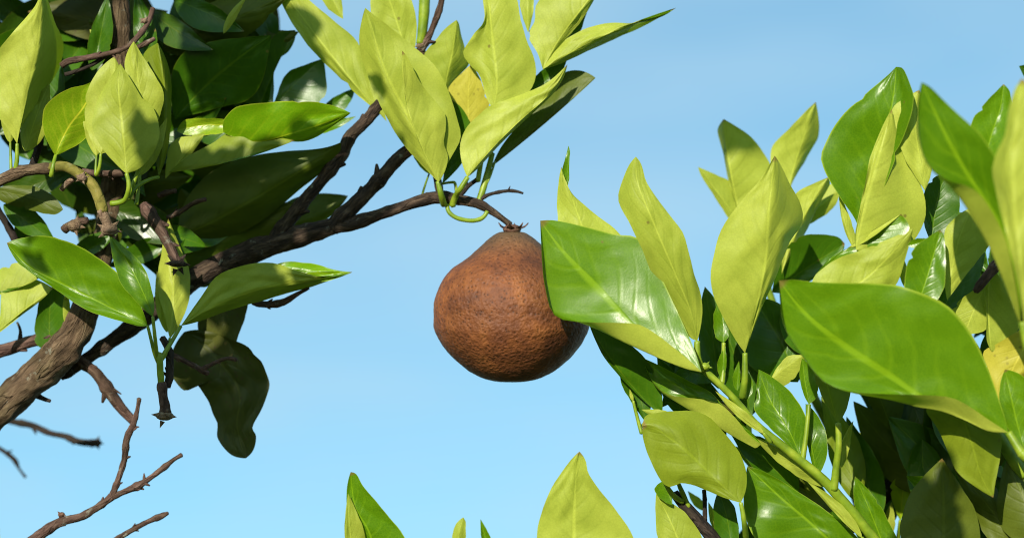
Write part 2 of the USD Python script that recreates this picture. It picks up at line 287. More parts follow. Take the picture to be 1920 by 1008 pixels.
NT, NS = 36, 8
def leaf(th, base, tip, A, B, z=0, za=None, zb=None, M=None, face='L', mat='leaf', pet=None, fold=None, arch=0.0, ripple=1.0, nt=NT, ns=NS, wob=0.5, label=None, seed=None, pw=6, parent=None, collect=None, shift=None):
    r = random.Random(int(base[0] * 31 + base[1] * 17 + tip[0] * 7 + tip[1] * 3) if seed is None else seed)
    z0, z1 = (z, z) if np.ndim(z) == 0 else z
    base, tip = np.array(base, float), np.array(tip, float)
    ax = tip - base; ln = np.linalg.norm(ax); ax = ax / ln; nr = np.array([ax[1], -ax[0]])
    t = np.linspace(0, 1, nt)
    prof = (np.sin(math.pi * t ** 0.82) ** 0.8 * (1 - 0.35 * t ** 3)); prof[0] = prof[-1] = 0
    te = 0.5 - 0.5 * np.cos(math.pi * t) * 1.0
    te = 0.45 * t + 0.55 * te
    if M is None:
        bend = r.uniform(-0.05, 0.05) * ln
        mid = base + ax * ln * 0.5 + nr * bend
        M = [tuple(mid)]
    m2 = curve([tuple(base)] + along(M, base, tip) + [tuple(tip)], nt, te)
    def edge(E, sgn):
        if np.ndim(E) == 0:
            tan = np.gradient(m2, axis=0); tan /= np.linalg.norm(tan, axis=1, keepdims=True) + 1e-9
            nn = np.stack([tan[:, 1], -tan[:, 0]], 1) * sgn
            pr = np.interp(te, t, prof)
            return m2 + nn * (pr * E)[:, None]
        return curve([tuple(base)] + along(E, base, tip) + [tuple(tip)], nt, te)
    def wobble(e):
        ph = r.uniform(0, 6)
        w = np.sin(te * 47 + ph) * 0.35 + np.sin(te * 23 + 2 * ph) * 0.65
        d = e - m2; L = np.linalg.norm(d, axis=1, keepdims=True)
        if r.random() < 0.35 and L.max() > 14:                  # a nibbled or torn place on the margin
            c, wd, dp = r.uniform(0.25, 0.85), r.uniform(0.012, 0.03), r.uniform(1.5, 4.5)
            w = w - dp / max(wob, 0.3) * np.exp(-((te - c) / wd) ** 2)
        return e + d / np.maximum(L, 1e-6) * (w * wob * np.sin(math.pi * te))[:, None] * np.minimum(1, L / 10)
    e1 = wobble(edge(A, 1))
    zm = z0 + (z1 - z0) * te + arch * np.sin(math.pi * te)
    dirn = 1 if face == 'L' else -1
    def half(e, ze):
        wid = np.linalg.norm(e - m2, axis=1)
        if ze is None: ze = dirn * r.uniform(0.2, 0.42) * wid.max()
        zz = ze * wid / max(wid.max(), 1e-6)
        q = np.linspace(0, 1, ns + 1)[1:]
        xy = m2[:, None] + (e - m2)[:, None] * q[None, :, None]
        dep = zm[:, None] + zz[:, None] * q[None] ** 1.35
        return np.concatenate([xy, dep[..., None]], -1)
    h1 = half(e1, za)
    if fold is None:
        e2 = wobble(edge(B, -1))
        h2 = half(e2, zb)
        qs = np.linspace(0, 1, ns + 1)[1:]
    else:
        L1, L2, zf1, zf2 = fold
        a1, a2 = edge(L1, -1), edge(L2, -1)
        g1 = np.concatenate([a1, (zm + zf1 * np.sin(math.pi * te) ** 0.7)[:, None]], 1)
        g2 = np.concatenate([a2, (zm + zf2 * np.sin(math.pi * te) ** 0.7)[:, None]], 1)
        m3 = np.concatenate([m2, zm[:, None]], 1)
        qs = np.linspace(0, 1, 2 * ns + 1)[1:]
        h2 = PchipInterpolator([0, 0.58, 1.0], np.stack([m3, g1, g2], 0), axis=0)(qs).transpose(1, 0, 2)
    grid = np.concatenate([h1[:, ::-1], np.concatenate([m2, zm[:, None]], 1)[:, None], h2], 1)
    nsx = grid.shape[1]
    q1 = np.linspace(0, 1, ns + 1)[1:]
    s = np.concatenate([0.5 - 0.5 * q1[::-1], [0.5], 0.5 + 0.5 * qs])
    # unevenness of the blade
    sd = r.randint(0, 9999)
    uu, vv = np.meshgrid(s, te)
    sc = ln / 42.0
    bumps = meshkit.fbm(np.stack([vv * sc * 1.2, uu * sc * 0.9, np.full_like(uu, sd * 0.37)], -1), 3, sd) - 0.5
    side_wave = np.sin(vv * r.uniform(7, 12) + r.uniform(0, 6)) * (2 * np.abs(uu - 0.5)) ** 2
    env = np.sin(math.pi * np.clip(vv, 0, 1)) ** 0.6
    grid[..., 2] += ripple * env * (bumps * 0.10 * min(ln, 160) + side_wave * 0.022 * min(ln, 160))
    v = spots(grid).reshape(-1, 3)
    if shift is not None: v = v + shift
    i = np.arange(nt * nsx).reshape(nt, nsx)
    quads = np.stack([i[:-1, :-1], i[1:, :-1], i[1:, 1:], i[:-1, 1:]], -1).reshape(-1, 4)
    g = grid.reshape(-1, 3)[:, :2]
    a, b, c, d = (g[quads[:, k]] for k in range(4))
    area = ((c - a)[:, 0] * (d - b)[:, 1] - (c - a)[:, 1] * (d - b)[:, 0]).sum()
    # picture y runs down: a negative area winds towards the viewer
    if (area > 0) == (face == 'U'): quads = quads[:, ::-1]
    tri = np.vstack([quads[:, [0, 1, 2]], quads[:, [0, 2, 3]]])
    # drop triangles that have no area at base and tip
    P = v[tri]; ar = np.linalg.norm(np.cross(P[:, 1] - P[:, 0], P[:, 2] - P[:, 0]), axis=1)
    tri = tri[ar > 1e-12]
    uv = np.stack([uu.ravel(), vv.ravel()], 1)
    keep, tri = np.unique(tri, return_inverse=True); tri = tri.reshape(-1, 3); v, uv = v[keep], uv[keep]
    if collect is not None:
        collect.append((v, tri, uv)); return None
    lp = put(th, 'leaf', (v, tri), mat, smooth=True, uv=uv, parent=parent, label=label)
    if pet:
        pts = [(base[0], base[1], z0)] + [(p + (z0,))[:3] if len(p) == 2 else p for p in pet]
        tube(th, 'petiole', [(x, y, zz, pw * (0.70 + 0.3 * j / max(1, len(pts) - 1))) for j, (x, y, zz) in enumerate(pts)], 'green_stem', parent=lp, rough=0.03, knots=0, sides=8)
    return lp

def tube_mesh(pts, rough=0.1, sides=12, knots=0.25, seed=1, step=2.5, twist=True):
    p = np.asarray(pts, float)
    t = np.concatenate([[0], np.cumsum(np.linalg.norm(np.diff(p[:, :2], axis=0), axis=1))])
    n = max(4, min(220, int(t[-1] / step)))
    c = curve(p, n)
    w = np.maximum(c[:, 3], 0.4)
    rr = random.Random(seed)
    if knots:
        L = t[-1]; s = np.linspace(0, L, n); x = rr.uniform(4, 20)
        while x < L:
            k = np.interp(x, s, w)
            w = w + k * knots * rr.uniform(0.3, 1.0) * np.exp(-((s - x) / (k * 0.35 + 1.0)) ** 2)
            x += k * rr.uniform(1.4, 4.0) + 5
    ctr = spots(c[:, :3])
    rad = w / 2 * (DIST + c[:, 2] * UNIT) / F
    tan = np.gradient(ctr, axis=0); tan /= np.linalg.norm(tan, axis=1, keepdims=True)
    ref = FWD
    n1 = np.cross(tan, ref); n1 /= np.linalg.norm(n1, axis=1, keepdims=True)
    n2 = np.cross(tan, n1)
    ang = np.linspace(0, 2 * math.pi, sides, endpoint=False)
    dirs = n1[:, None] * np.cos(ang)[None, :, None] + n2[:, None] * np.sin(ang)[None, :, None]
    pos = ctr[:, None] + dirs * rad[:, None, None]
    nz = meshkit.fbm(pos / (rad.mean() * 1.1), 4, seed) - 0.5
    pos = ctr[:, None] + dirs * (rad[:, None] * (1 + 2 * rough * nz))[..., None]
    v = np.vstack([pos.reshape(-1, 3), ctr[:1] - tan[:1] * rad[0] * 0.3, ctr[-1:] + tan[-1:] * rad[-1] * 0.5])
    f = []
    i = np.arange(n * sides).reshape(n, sides); j = np.roll(i, -1, 1)
    quads = np.stack([i[:-1], j[:-1], j[1:], i[1:]], -1).reshape(-1, 4)
    f = np.vstack([quads[:, [0, 2, 1]], quads[:, [0, 3, 2]]])
    f = np.vstack([f, np.stack([i[0], j[0], np.full(sides, n * sides)], 1), np.stack([i[-1], np.full(sides, n * sides + 1), j[-1]], 1)])
    tm = trimesh.Trimesh(v, f, process=False)
    if tm.volume < 0: f = f[:, ::-1]
    run = np.concatenate([[0], np.cumsum(np.linalg.norm(np.diff(ctr, axis=0), axis=1))])
    gr = np.concatenate([np.stack([np.cos(ang)[None] * rad[:, None], np.sin(ang)[None] * rad[:, None], np.repeat(run[:, None] * 0.26, sides, 1)], -1).reshape(-1, 3), [[0, 0, 0], [0, 0, run[-1] * 0.26]]]) + seed * 0.013
    return v, f, gr

def tube(th, name, pts, material, parent=None, rough=0.1, sides=12, knots=0.25, label=None, spurs=0, step=2.5):
    seed = int(abs(pts[0][0] * 13 + pts[0][1] * 7 + pts[-1][0])) + 1
    v, f, gr = tube_mesh(pts, rough, sides, knots, seed, step)
    rr = random.Random(seed + 5)
    if spurs:
        c = curve(np.asarray(pts, float), 60)
        vs, fs, gs = [v], [f], [gr]; off = len(v)
        for _ in range(spurs):
            k = rr.randint(6, 55); x, y, z, w = c[k]; d = c[k] - c[k - 1]
            a = math.atan2(d[1], d[0]) + rr.choice((-1, 1)) * rr.uniform(0.5, 1.1); ll = w * rr.uniform(0.3, 0.8) + 1.5
            q = [(x, y, z, w * 0.75), (x + math.cos(a) * (w * 0.4 + ll * 0.5), y + math.sin(a) * (w * 0.4 + ll * 0.5), z + rr.uniform(-3, 1), w * 0.42),
                 (x + math.cos(a) * (w * 0.45 + ll), y + math.sin(a) * (w * 0.45 + ll), z + rr.uniform(-4, 1), w * 0.2)]
            a_, b_, g_ = tube_mesh(q, 0.15, 7, 0, seed + k, 1.2); gs.append(g_)
            vs.append(a_); fs.append(b_ + off); off += len(a_)
        v, f, gr = np.vstack(vs), np.vstack(fs), np.vstack(gs)
    return put(th, name, (v, f), material, smooth=True, parent=parent, label=label, grain=gr)

def knob(th, px, py, z, size, material='old_wood', points=5, name='bud', squash=0.8):
    """a withered bud end: a lumpy core with a few pointed scales"""
    rr = random.Random(int(px * 3 + py))
    core = trimesh.creation.icosphere(3, 1.0)
    v = np.array(core.vertices) * (1 + 0.35 * (meshkit.fbm(np.array(core.vertices) * 2 + px, 3, 3) - 0.5))[:, None]
    v = v * np.array([1, squash, 1])
    vs, fs = [v], [np.array(core.faces)]; off = len(v)
    for k in range(points):
        a = k * 2 * math.pi / points + rr.uniform(-0.3, 0.3)
        d = np.array([math.cos(a), math.sin(a) * 0.7, rr.uniform(-0.5, 0.5)]); d /= np.linalg.norm(d)
        c = trimesh.creation.cone(0.35, 0.9, sections=6); T = trimesh.geometry.align_vectors([0, 0, 1], d); T[:3, 3] = d * 0.7
        c.apply_transform(T); vs.append(np.array(c.vertices)); fs.append(np.array(c.faces) + off); off += len(c.vertices)
    v, f = np.vstack(vs), np.vstack(fs)
    m = (DIST + z * UNIT) / F * size / 2
    w = spot(px, py, z) + (v[:, :1] * RIGHT + v[:, 1:2] * UP + v[:, 2:] * FWD) * m
    return put(th, name, (w, f), material, smooth=40)

def inside(poly, x, y):
    c = False; n = len(poly)
    for i in range(n):
        (x1, y1), (x2, y2) = poly[i], poly[i - 1]
        if (y1 > y) != (y2 > y) and x < (x2 - x1) * (y - y1) / (y2 - y1) + x1: c = not c
    return c

def fill(th, poly, n, zr, seed, length=(90, 160), mat=('shade_dark_leaf', 'shade_dark_leaf', 'shade_dark_leaf', 'old_shaded_leaf'), dirs=(-math.pi, math.pi)):
    """more leaves of the same crown, deeper in, kept within a region"""
    rr = random.Random(seed); xs, ys = zip(*poly); made = tries = 0
    while made < n and tries < n * 400:
        tries += 1
        x, y, a, ln = rr.uniform(min(xs), max(xs)), rr.uniform(min(ys), max(ys)), rr.uniform(*dirs), rr.uniform(*length)
        w1, w2 = ln * rr.uniform(0.12, 0.27), ln * rr.uniform(0.12, 0.27)
        tx, ty = x + math.cos(a) * ln, y + math.sin(a) * ln
        ok = True
        for q in (0.0, 0.3, 0.6, 1.0):
            mx, my = x + (tx - x) * q, y + (ty - y) * q
            for s in (-w1, 0, w2):
                sx = s * (1.0 if 0 < q < 1 else 0)
                if not inside(poly, mx - math.sin(a) * sx, my + math.cos(a) * sx): ok = False
        if not ok: continue
        z = rr.uniform(*zr)
        leaf(th, (x, y), (tx, ty), w1, w2, z=(z, z + rr.uniform(-60, 60)), face=rr.choice('UUUL'), mat=rr.choice(mat), arch=rr.uniform(-14, 14), nt=16, ns=5, seed=seed * 1000 + tries)
        made += 1

# ---------------------------------------------------------------- ground
g = np.array([[-4000, -4000, 0], [4000, -4000, 0], [4000, 4000, 0], [-4000, 4000, 0]], float)
gm = usdkit.mesh(stage, '/World/ground', (g, np.array([[0, 1, 2], [0, 2, 3]])), look('grass'))
gm.GetPrim().SetCustomDataByKey('kind', 'structure')
gm.GetPrim().SetCustomDataByKey('label', 'rough grassy ground below the orange trees')

# ---------------------------------------------------------------- left bough and its dark foliage
bough = thing('leafy_branch', 'thick gnarled brown bough at the left edge with dark shaded leaves', 'branch', at=spot(0, 450))
tube(bough, 'limb', [(-50, 500, 5, 46), (-15, 472, 5, 42), (20, 443, 5, 40), (58, 410, 5, 39), (84, 380, 5, 37), (99, 350, 10, 34), (112, 305, 30, 30), (128, 240, 50, 28), (136, 150, 45, 26), (142, 60, 20, 21), (143, 20, 12, 21), (138, -40, 10, 22)], 'bark', rough=0.24, sides=40, knots=0.16, step=1.6)
tube(bough, 'branch', [(-20, 398, 40, 15), (10, 391, 35, 15), (33, 383, 30, 14), (60, 376, 25, 14), (88, 366, 20, 12)], 'twig_bark', spurs=3)
tube(bough, 'twig', [(22, 385, 33, 6), (24, 372, 33, 4), (20, 360, 35, 2.5)], 'dark_bark')
tube(bough, 'twig', [(85, 398, 25, 13), (103, 412, 25, 12), (115, 422, 25, 13), (124, 435, 25, 14), (138, 455, 25, 13), (157, 476, 25, 10)], 'twig_bark', spurs=2)
tube(bough, 'twig', [(128, 436, 25, 5), (136, 440, 22, 3), (142, 444, 21, 1.5)], 'twig_bark')
tube(bough, 'twig', [(36, 440, 15, 8), (48, 448, 15, 6), (59, 452, 13, 4)], 'dark_bark')
tube(bough, 'twig', [(72, 60, -25, 8), (82, 54, -25, 8), (105, 50, -22, 7), (128, 45, -20, 6), (150, 37, -18, 6), (163, 24, -15, 7), (172, 12, -12, 6), (179, -8, -10, 6)], 'twig_bark', spurs=2)
tube(bough, 'twig', [(76, 70, -20, 5), (100, 62, -15, 5), (124, 48, -18, 5)], 'dark_bark')
tube(bough, 'twig', [(152, 42, -20, 5), (166, 36, -22, 6), (181, 28, -24, 5)], 'twig_bark')
knob(bough, 169, 7, -14, 8)
tube(bough, 'twig', [(50, 100, 10, 7), (48, 140, 5, 8), (42, 165, 0, 9), (36, 182, -20, 9)], 'dark_bark')
tube(bough, 'twig', [(168, 222, -10, 11), (177, 235, -15, 15), (187, 250, -18, 14), (197, 268, -22, 11), (205, 284, -26, 11), (208, 291, -28, 13)], 'twig_bark', spurs=2, rough=0.16)
knob(bough, 208, 291, -28, 20, 'dark_bud', points=6, squash=0.45)
tube(bough, 'twig', [(186, 212, 0, 7), (196, 208, -4, 6), (206, 206, -8, 6)], 'twig_bark')
tube(bough, 'twig', [(196, 238, 5, 6), (215, 228, 0, 6), (228, 220, -6, 5), (241, 216, -12, 5)], 'twig_bark', spurs=1)
tube(bough, 'twig', [(75, 252, -8, 10), (90, 243, -15, 9), (102, 241, -20, 9)], 'twig_bark')
knob(bough, 88, 247, -20, 18, points=4)
tube(bough, 'twig', [(-8, 222, 20, 8), (5, 240, 20, 8), (14, 256, 20, 9), (22, 274, 25, 9)], 'dark_bark')
tube(bough, 'twig', [(196, 395, -6, 6), (210, 402, -8, 6), (226, 410, -10, 6), (238, 417, -12, 7), (244, 420, -13, 6)], 'twig_bark', spurs=1)
tube(bough, 'twig', [(236, 416, -12, 6), (248, 409, -14, 5), (262, 403, -16, 4), (268, 402, -16, 4), (277, 404, -17, 5)], 'twig_bark', spurs=1)
tube(bough, 'twig', [(296, 336, 10, 7), (318, 339, 8, 8), (335, 335, 5, 8), (350, 326, 0, 5), (362, 320, -4, 3)], 'twig_bark', spurs=2)

leaf(bough, (205, 122), (318, 24), [(200, 90), (206, 56), (232, 35), (270, 28)], [(245, 112), (285, 102), (304, 85), (313, 55)], z=(30, -5), face='U', za=-8, zb=10, mat='shade_dark_leaf')
leaf(bough, (262, 138), (411, 115), [(264, 120), (280, 107), (320, 102), (355, 101), (385, 105)], [(290, 141), (320, 147), (345, 149), (364, 146), (388, 132)], z=(-20, -45), M=[(300, 149), (345, 138)], face='U', za=-12, zb=14, mat='fresh_leaf')
leaf(bough, (197, 185), (346, 147), [(225, 163), (247, 151), (268, 138), (298, 137), (325, 143)], [(232, 176), (275, 166), (312, 157)], z=(-22, -30), face='L', za=8, zb=6, mat='dull_leaf')
leaf(bough, (275, 128), (207, 136), [(262, 122), (240, 121), (220, 122)], [(262, 138), (240, 141), (220, 141)], z=-8, face='U', mat='young_leaf')
leaf(bough, (194, 192), (240, 139), [(196, 165), (203, 148), (225, 141)], [(206, 180), (225, 162)], z=-18, face='L')
leaf(bough, (208, 262), (400, 149), [(222, 210), (262, 176), (320, 161), (378, 156)], [(260, 262), (312, 238), (345, 210), (370, 190), (393, 172)], z=(20, 0), face='L', za=10, zb=30, mat='shade_dark_leaf')
leaf(bough, (196, 300), (345, 220), [(190, 270), (230, 245), (300, 222)], [(250, 315), (300, 275), (335, 240)], z=(40, 40), face='L', mat='shade_dark_leaf')
leaf(bough, (290, 262), (408, 212), [(320, 228), (372, 209)], [(340, 258), (385, 238)], z=(55, 70), face='L', mat='shade_dark_leaf')
leaf(bough, (318, 112), (379, 51), [(324, 95), (331, 76), (341, 65), (356, 59)], [(360, 112), (382, 92), (382, 72)], z=(50, 60), face='U', mat='shade_dark_leaf')
leaf(bough, (372, 118), (416, 86), [(384, 102), (396, 94)], [(395, 116), (408, 106)], z=(60, 70), face='U', mat='shade_dark_leaf')
leaf(bough, (296, 130), (346, 18), [(275, 100), (290, 60), (320, 25)], [(318, 115), (321, 90), (321, 66), (327, 52), (338, 43), (345, 31)], z=(50, 45), face='U', mat='shade_dark_leaf')
leaf(bough, (346, 134), (417, 119), 6, 9, z=(40, 30), face='U')
leaf(bough, (190, 40), (345, -30), 30, 28, z=(30, 10), face='L', mat='shade_dark_leaf')
leaf(bough, (250, 60), (350, 20), 26, 22, z=(60, 40), face='L', mat='shade_dark_leaf')
leaf(bough, (262, 22), (290, -22), 5, 5, z=-10, face='L')
leaf(bough, (111, 52), (105, 17), 3, 17, z=(5, 15), M=[(110, 34)], face='L')
leaf(bough, (-12, 205), (74, 228), [(10, 200), (40, 201), (62, 212)], [(10, 222), (40, 230), (62, 234)], z=(0, -20), face='L', mat='shade_dark_leaf')
leaf(bough, (4, 222), (66, 268), 16, 14, z=(15, 20), face='U', mat='shade_dark_leaf')
leaf(bough, (64, 300), (20, 232), 24, 22, z=(45, 30), face='U', mat='shade_dark_leaf')
leaf(bough, (-12, 378), (62, 320), [(0, 352), (1, 330), (5, 312), (35, 308)], [(5, 368), (25, 352), (45, 337)], z=(-10, 0), face='L', pet=[(-24, 392)])
leaf(bough, (-26, 334), (50, 305), [(0, 298), (20, 290)], [(0, 322), (25, 318)], z=(5, -5), face='L')
leaf(bough, (60, 396), (62, 318), [(40, 378), (43, 350), (48, 328)], [(76, 382), (79, 350), (74, 325)], z=(20, 15), face='U', mat='shade_dark_leaf')
leaf(bough, (77, 363), (79, 318), 3, 6, z=(-2, -6), face='L', pet=[(70, 373, 0), (58, 392, 0)], pw=4)
leaf(bough, (258, 326), (272, 400), [(234, 352), (232, 368), (248, 392)], [(291, 338), (286, 358), (278, 380)], z=(30, 25), face='L', mat='old_shaded_leaf')
leaf(bough, (216, 371), (288, 519), [(203, 392), (202, 425), (217, 440), (231, 433), (243, 452), (254, 475), (255, 496), (270, 514)], [(235, 369), (275, 381), (302, 400), (315, 437), (305, 465), (296, 483), (300, 493), (297, 509)], z=(35, 20), M=[(250, 398), (280, 440), (278, 480)], face='L', mat='old_shaded_leaf', ripple=1.1, nt=60, ns=12, wob=1.2, label='withered dark leaf with a wavy twisted outline', za=5, zb=-7)

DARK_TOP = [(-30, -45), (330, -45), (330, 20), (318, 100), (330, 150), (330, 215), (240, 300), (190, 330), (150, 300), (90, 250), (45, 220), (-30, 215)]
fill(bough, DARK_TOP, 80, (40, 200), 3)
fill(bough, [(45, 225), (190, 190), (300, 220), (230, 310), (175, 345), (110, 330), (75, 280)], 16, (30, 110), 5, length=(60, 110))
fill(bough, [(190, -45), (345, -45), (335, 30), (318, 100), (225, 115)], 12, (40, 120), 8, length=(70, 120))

# ---------------------------------------------------------------- shoot with the lit leaves at the upper left
shoot_a = thing('leafy_shoot', 'arched olive twig at the upper left holding upright pale sunlit leaves', 'leafy shoot', at=spot(20, 185, -60))
tube(shoot_a, 'stem', [(-25, 205, -45, 15), (0, 194, -50, 14), (20, 185, -55, 14), (40, 181, -58, 13), (62, 180, -60, 12)], 'bark', rough=0.14)
tube(shoot_a, 'stem', [(58, 180, -60, 12), (80, 179, -62, 12), (95, 188, -64, 12), (108, 199, -66, 13), (116, 215, -68, 13), (121, 232, -70, 12)], 'olive_stem', rough=0.05, knots=0.15)
tube(shoot_a, 'stem', [(119, 228, -70, 12), (124, 240, -70, 11), (128, 250, -70, 13)], 'old_wood')
knob(shoot_a, 128, 252, -71, 20, points=5, squash=0.7)
tube(shoot_a, 'twig', [(96, 184, -50, 8), (120, 186, -45, 8), (145, 186, -40, 8)], 'twig_bark', spurs=1)
tube(shoot_a, 'twig', [(72, 205, -40, 6), (80, 196, -45, 7), (86, 192, -50, 7)], 'old_wood')
knob(shoot_a, 96, 191, -72, 12, points=5)
leaf(shoot_a, (20, 151), (50, -40), [(8, 132), (-8, 112), (-14, 80), (-3, 42), (20, 15), (38, -6)], [(30, 122), (50, 95), (66, 70), (74, 42), (72, 24), (64, 8), (57, -15)], z=(-60, -70), M=[(31, 95), (44, 35)], face='L', za=2, zb=85, pet=[(20, 165), (18, 182, -58)], pw=6)
leaf(shoot_a, (12, 150), (14, 60), 12, 10, z=(-45, -40), face='L', pet=[(13, 182, -56)], pw=4)
leaf(shoot_a, (30, 160), (58, 80), 14, 18, z=(-35, -20), face='L', mat='leaf')
leaf(shoot_a, (65, 165), (120, 66), [(53, 142), (49, 122), (58, 101), (80, 87), (104, 80)], [(82, 157), (100, 145), (114, 122), (121, 95)], z=(-56, -60), M=[(80, 132), (98, 108)], face='U', mat='young_leaf', za=-14, zb=10, pet=[(62, 178, -66), (60, 189, -64)], pw=6)
leaf(shoot_a, (118, 163), (134, 49), [(103, 138), (99, 112), (105, 82), (120, 60)], [(138, 150), (146, 110), (143, 70)], z=(-68, -60), face='L', za=2, zb=8, pet=[(117, 176), (113, 188, -62)], pw=5)
leaf(shoot_a, (113, 165), (100, 90), 8, 14, z=(-55, -50), face='L', pet=[(112, 187, -62)], pw=4)
leaf(shoot_a, (148, 186), (141, 57), [(126, 164), (112, 143), (109, 118), (118, 92), (131, 71)], [(167, 177), (182, 157), (187, 136), (183, 116), (176, 104), (166, 97), (156, 80), (147, 66)], z=(-84, -80), M=[(143, 130), (139, 85)], face='L', za=10, zb=14, pet=[(151, 200), (146, 217, -76), (130, 221, -70)], pw=7, mat='leaf')
leaf(shoot_a, (174, 150), (157, 31), [(160, 115), (150, 85), (146, 60), (150, 42)], [(186, 122), (192, 96), (186, 78), (176, 62), (166, 46)], z=(-60, -62), M=[(168, 118), (162, 80)], face='L', za=0, zb=2, pet=[(160, 188, -70), (150, 212, -70)])
leaf(shoot_a, (186, 190), (185, 33), [(178, 140), (172, 90), (168, 50)], [(198, 150), (201, 100), (199, 66), (193, 48)], z=(-40, -35), face='L', za=6, zb=22, pet=[(162, 200, -60), (150, 216, -66)], mat='dull_leaf')
leaf(shoot_a, (164, 188), (196, 120), 8, 10, z=(-50, -40), face='L', pet=[(160, 222, -55)], pw=5)

# ---------------------------------------------------------------- hanging shoot under the bough
shoot_e = thing('leafy_shoot', 'short hanging shoot with a brown bud end and broad green leaves below the bough', 'leafy shoot', at=spot(192, 468, -60))
tube(shoot_e, 'stem', [(194, 466, -62, 15), (193, 456, -62, 11), (191, 446, -62, 11), (190, 437, -62, 13), (190, 430, -62, 10)], 'twig_bark', rough=0.14)
knob(shoot_e, 193, 469, -62, 20, points=4, squash=0.55)
tube(shoot_e, 'stem', [(190, 440, -62, 8), (188, 420, -63, 8), (187, 404, -64, 8), (186, 396, -64, 7)], 'green_stem', rough=0.04, knots=0.1)
tube(shoot_e, 'twig', [(196, 436, -52, 8), (199, 420, -50, 9), (199, 400, -46, 9), (190, 378, -40, 8)], 'dark_bark', spurs=3)
leaf(shoot_e, (173, 364), (8, 267), [(168, 348), (160, 330), (145, 310), (125, 291), (105, 278), (80, 265), (55, 259), (22, 262)], [(160, 364), (140, 358), (115, 351), (95, 342), (70, 325), (45, 308), (25, 294), (14, 280)], z=(-70, -60), M=[(140, 348), (95, 326), (45, 302)], face='U', za=-10, zb=-10, pet=[(177, 380), (181, 396, -66), (186, 408, -64)], pw=5)
leaf(shoot_e, (179, 353), (128, 257), [(172, 348), (158, 334), (144, 318), (134, 292)], [(181, 340), (178, 322), (172, 303), (163, 288), (146, 272)], z=(-80, -72), face='U', za=-6, zb=4, pet=[(181, 372), (184, 400, -64)], pw=5)
leaf(shoot_e, (199, 379), (197, 238), [(192, 350), (184, 312), (188, 285), (192, 260)], [(213, 358), (222, 330), (219, 290), (207, 262)], z=(-30, 0), face='L', za=12, zb=12, pet=[(196, 392, -45), (189, 404, -60)], pw=5)
leaf(shoot_e, (212, 364), (412, 302), [(232, 335), (248, 312), (270, 298), (296, 291), (326, 292), (350, 300), (376, 307)], [(236, 358), (262, 348), (292, 339), (330, 328), (366, 318), (395, 308)], z=(-45, -20), M=[(265, 335), (330, 315)], face='L', za=4, zb=30, pet=[(205, 376, -50), (196, 391, -58), (188, 404, -63)], pw=6)
leaf(shoot_e, (300, 312), (413, 301), [(320, 293), (345, 289), (370, 292), (395, 299)], [(340, 315), (380, 312)], z=(-8, -18), face='U', za=4, zb=-4, mat='fresh_leaf')
leaf(shoot_e, (196, 372), (184, 300), 6, 8, z=(-10, 0), face='L')

# ---------------------------------------------------------------- fruiting branch with the sprig above the orange
fruitb = thing('fruiting_branch', 'dark forked branch reaching right to the brown orange with a sunlit sprig on top', 'branch', at=spot(95, 405, 10))
tube(fruitb, 'limb', [(70, 422, 25, 13), (92, 409, 30, 14), (115, 393, 32, 15), (142, 374, 35, 18), (175, 350, 35, 22), (215, 316, 30, 25), (252, 296, 27, 26), (300, 275, 24, 26), (348, 260, 20, 25), (392, 247, 15, 20), (415, 244, 12, 17), (450, 232, 8, 13), (482, 221, 4, 13), (510, 214, 0, 15), (540, 217, 0, 12), (562, 222, 0, 11), (575, 229, 0, 9), (588, 238, -2, 7), (598, 246, -2, 8)], 'smooth_bark', rough=0.17, sides=22, knots=0.2, step=2.0)
tube(fruitb, 'branch', [(322, 262, 22, 18), (350, 226, 20, 16), (376, 195, 18, 14), (399, 166, 16, 16), (411, 142, 15, 14), (430, 123, 14, 14), (446, 103, 14, 14)], 'smooth_bark', rough=0.14, spurs=3, step=2.0)
tube(fruitb, 'branch', [(388, 250, 15, 20), (415, 223, 14, 18), (440, 198, 12, 16), (464, 171, 10, 15), (492, 150, 8, 13)], 'smooth_bark', rough=0.12, spurs=2, step=2.0)
tube(fruitb, 'twig', [(536, 214, 5, 7), (546, 203, 5, 6), (553, 197, 4, 5), (561, 192, 3, 5)], 'dark_bark', spurs=1)
tube(fruitb, 'twig', [(562, 216, 2, 6), (578, 209, 0, 4), (598, 206, -2, 4), (613, 209, -4, 2.5)], 'dark_bark', spurs=1)
tube(fruitb, 'stem', [(560, 222, 2, 8), (566, 204, 4, 8), (572, 182, 8, 7), (577, 162, 10, 6)], 'green_stem', rough=0.04, knots=0)
tube(fruitb, 'twig', [(524, 222, -6, 5), (527, 232, -8, 5), (536, 238, -8, 5), (552, 241, -6, 5), (563, 239, -4, 5), (571, 230, -2, 5)], 'green_stem', rough=0.05, knots=0.1)
tube(fruitb, 'stem', [(498, -40, 12, 13), (497, -5, 12, 13), (495, 18, 12, 11), (492, 34, 12, 9)], 'green_stem', rough=0.05, knots=0.1)
tube(fruitb, 'twig', [(492, 42, 14, 10), (497, 34, 14, 10), (502, 26, 12, 8), (507, 15, 12, 7), (511, 5, 10, 8), (516, -10, 10, 7), (520, -40, 10, 7)], 'twig_bark', spurs=3, rough=0.16)
knob(fruitb, 493, 36, 12, 10, points=4)
tube(fruitb, 'stem', [(493, 40, 16, 10), (496, 90, 22, 9), (505, 150, 22, 9), (516, 210, 6, 9)], 'bark')
leaf(fruitb, (453, 125), (322, -42), [(446, 117), (410, 86), (385, 61), (365, 41), (350, 21), (334, -5)], [(448, 104), (437, 75), (420, 34), (404, 17), (380, -2), (345, -32)], z=(10, 20), face='L', za=6, zb=6)
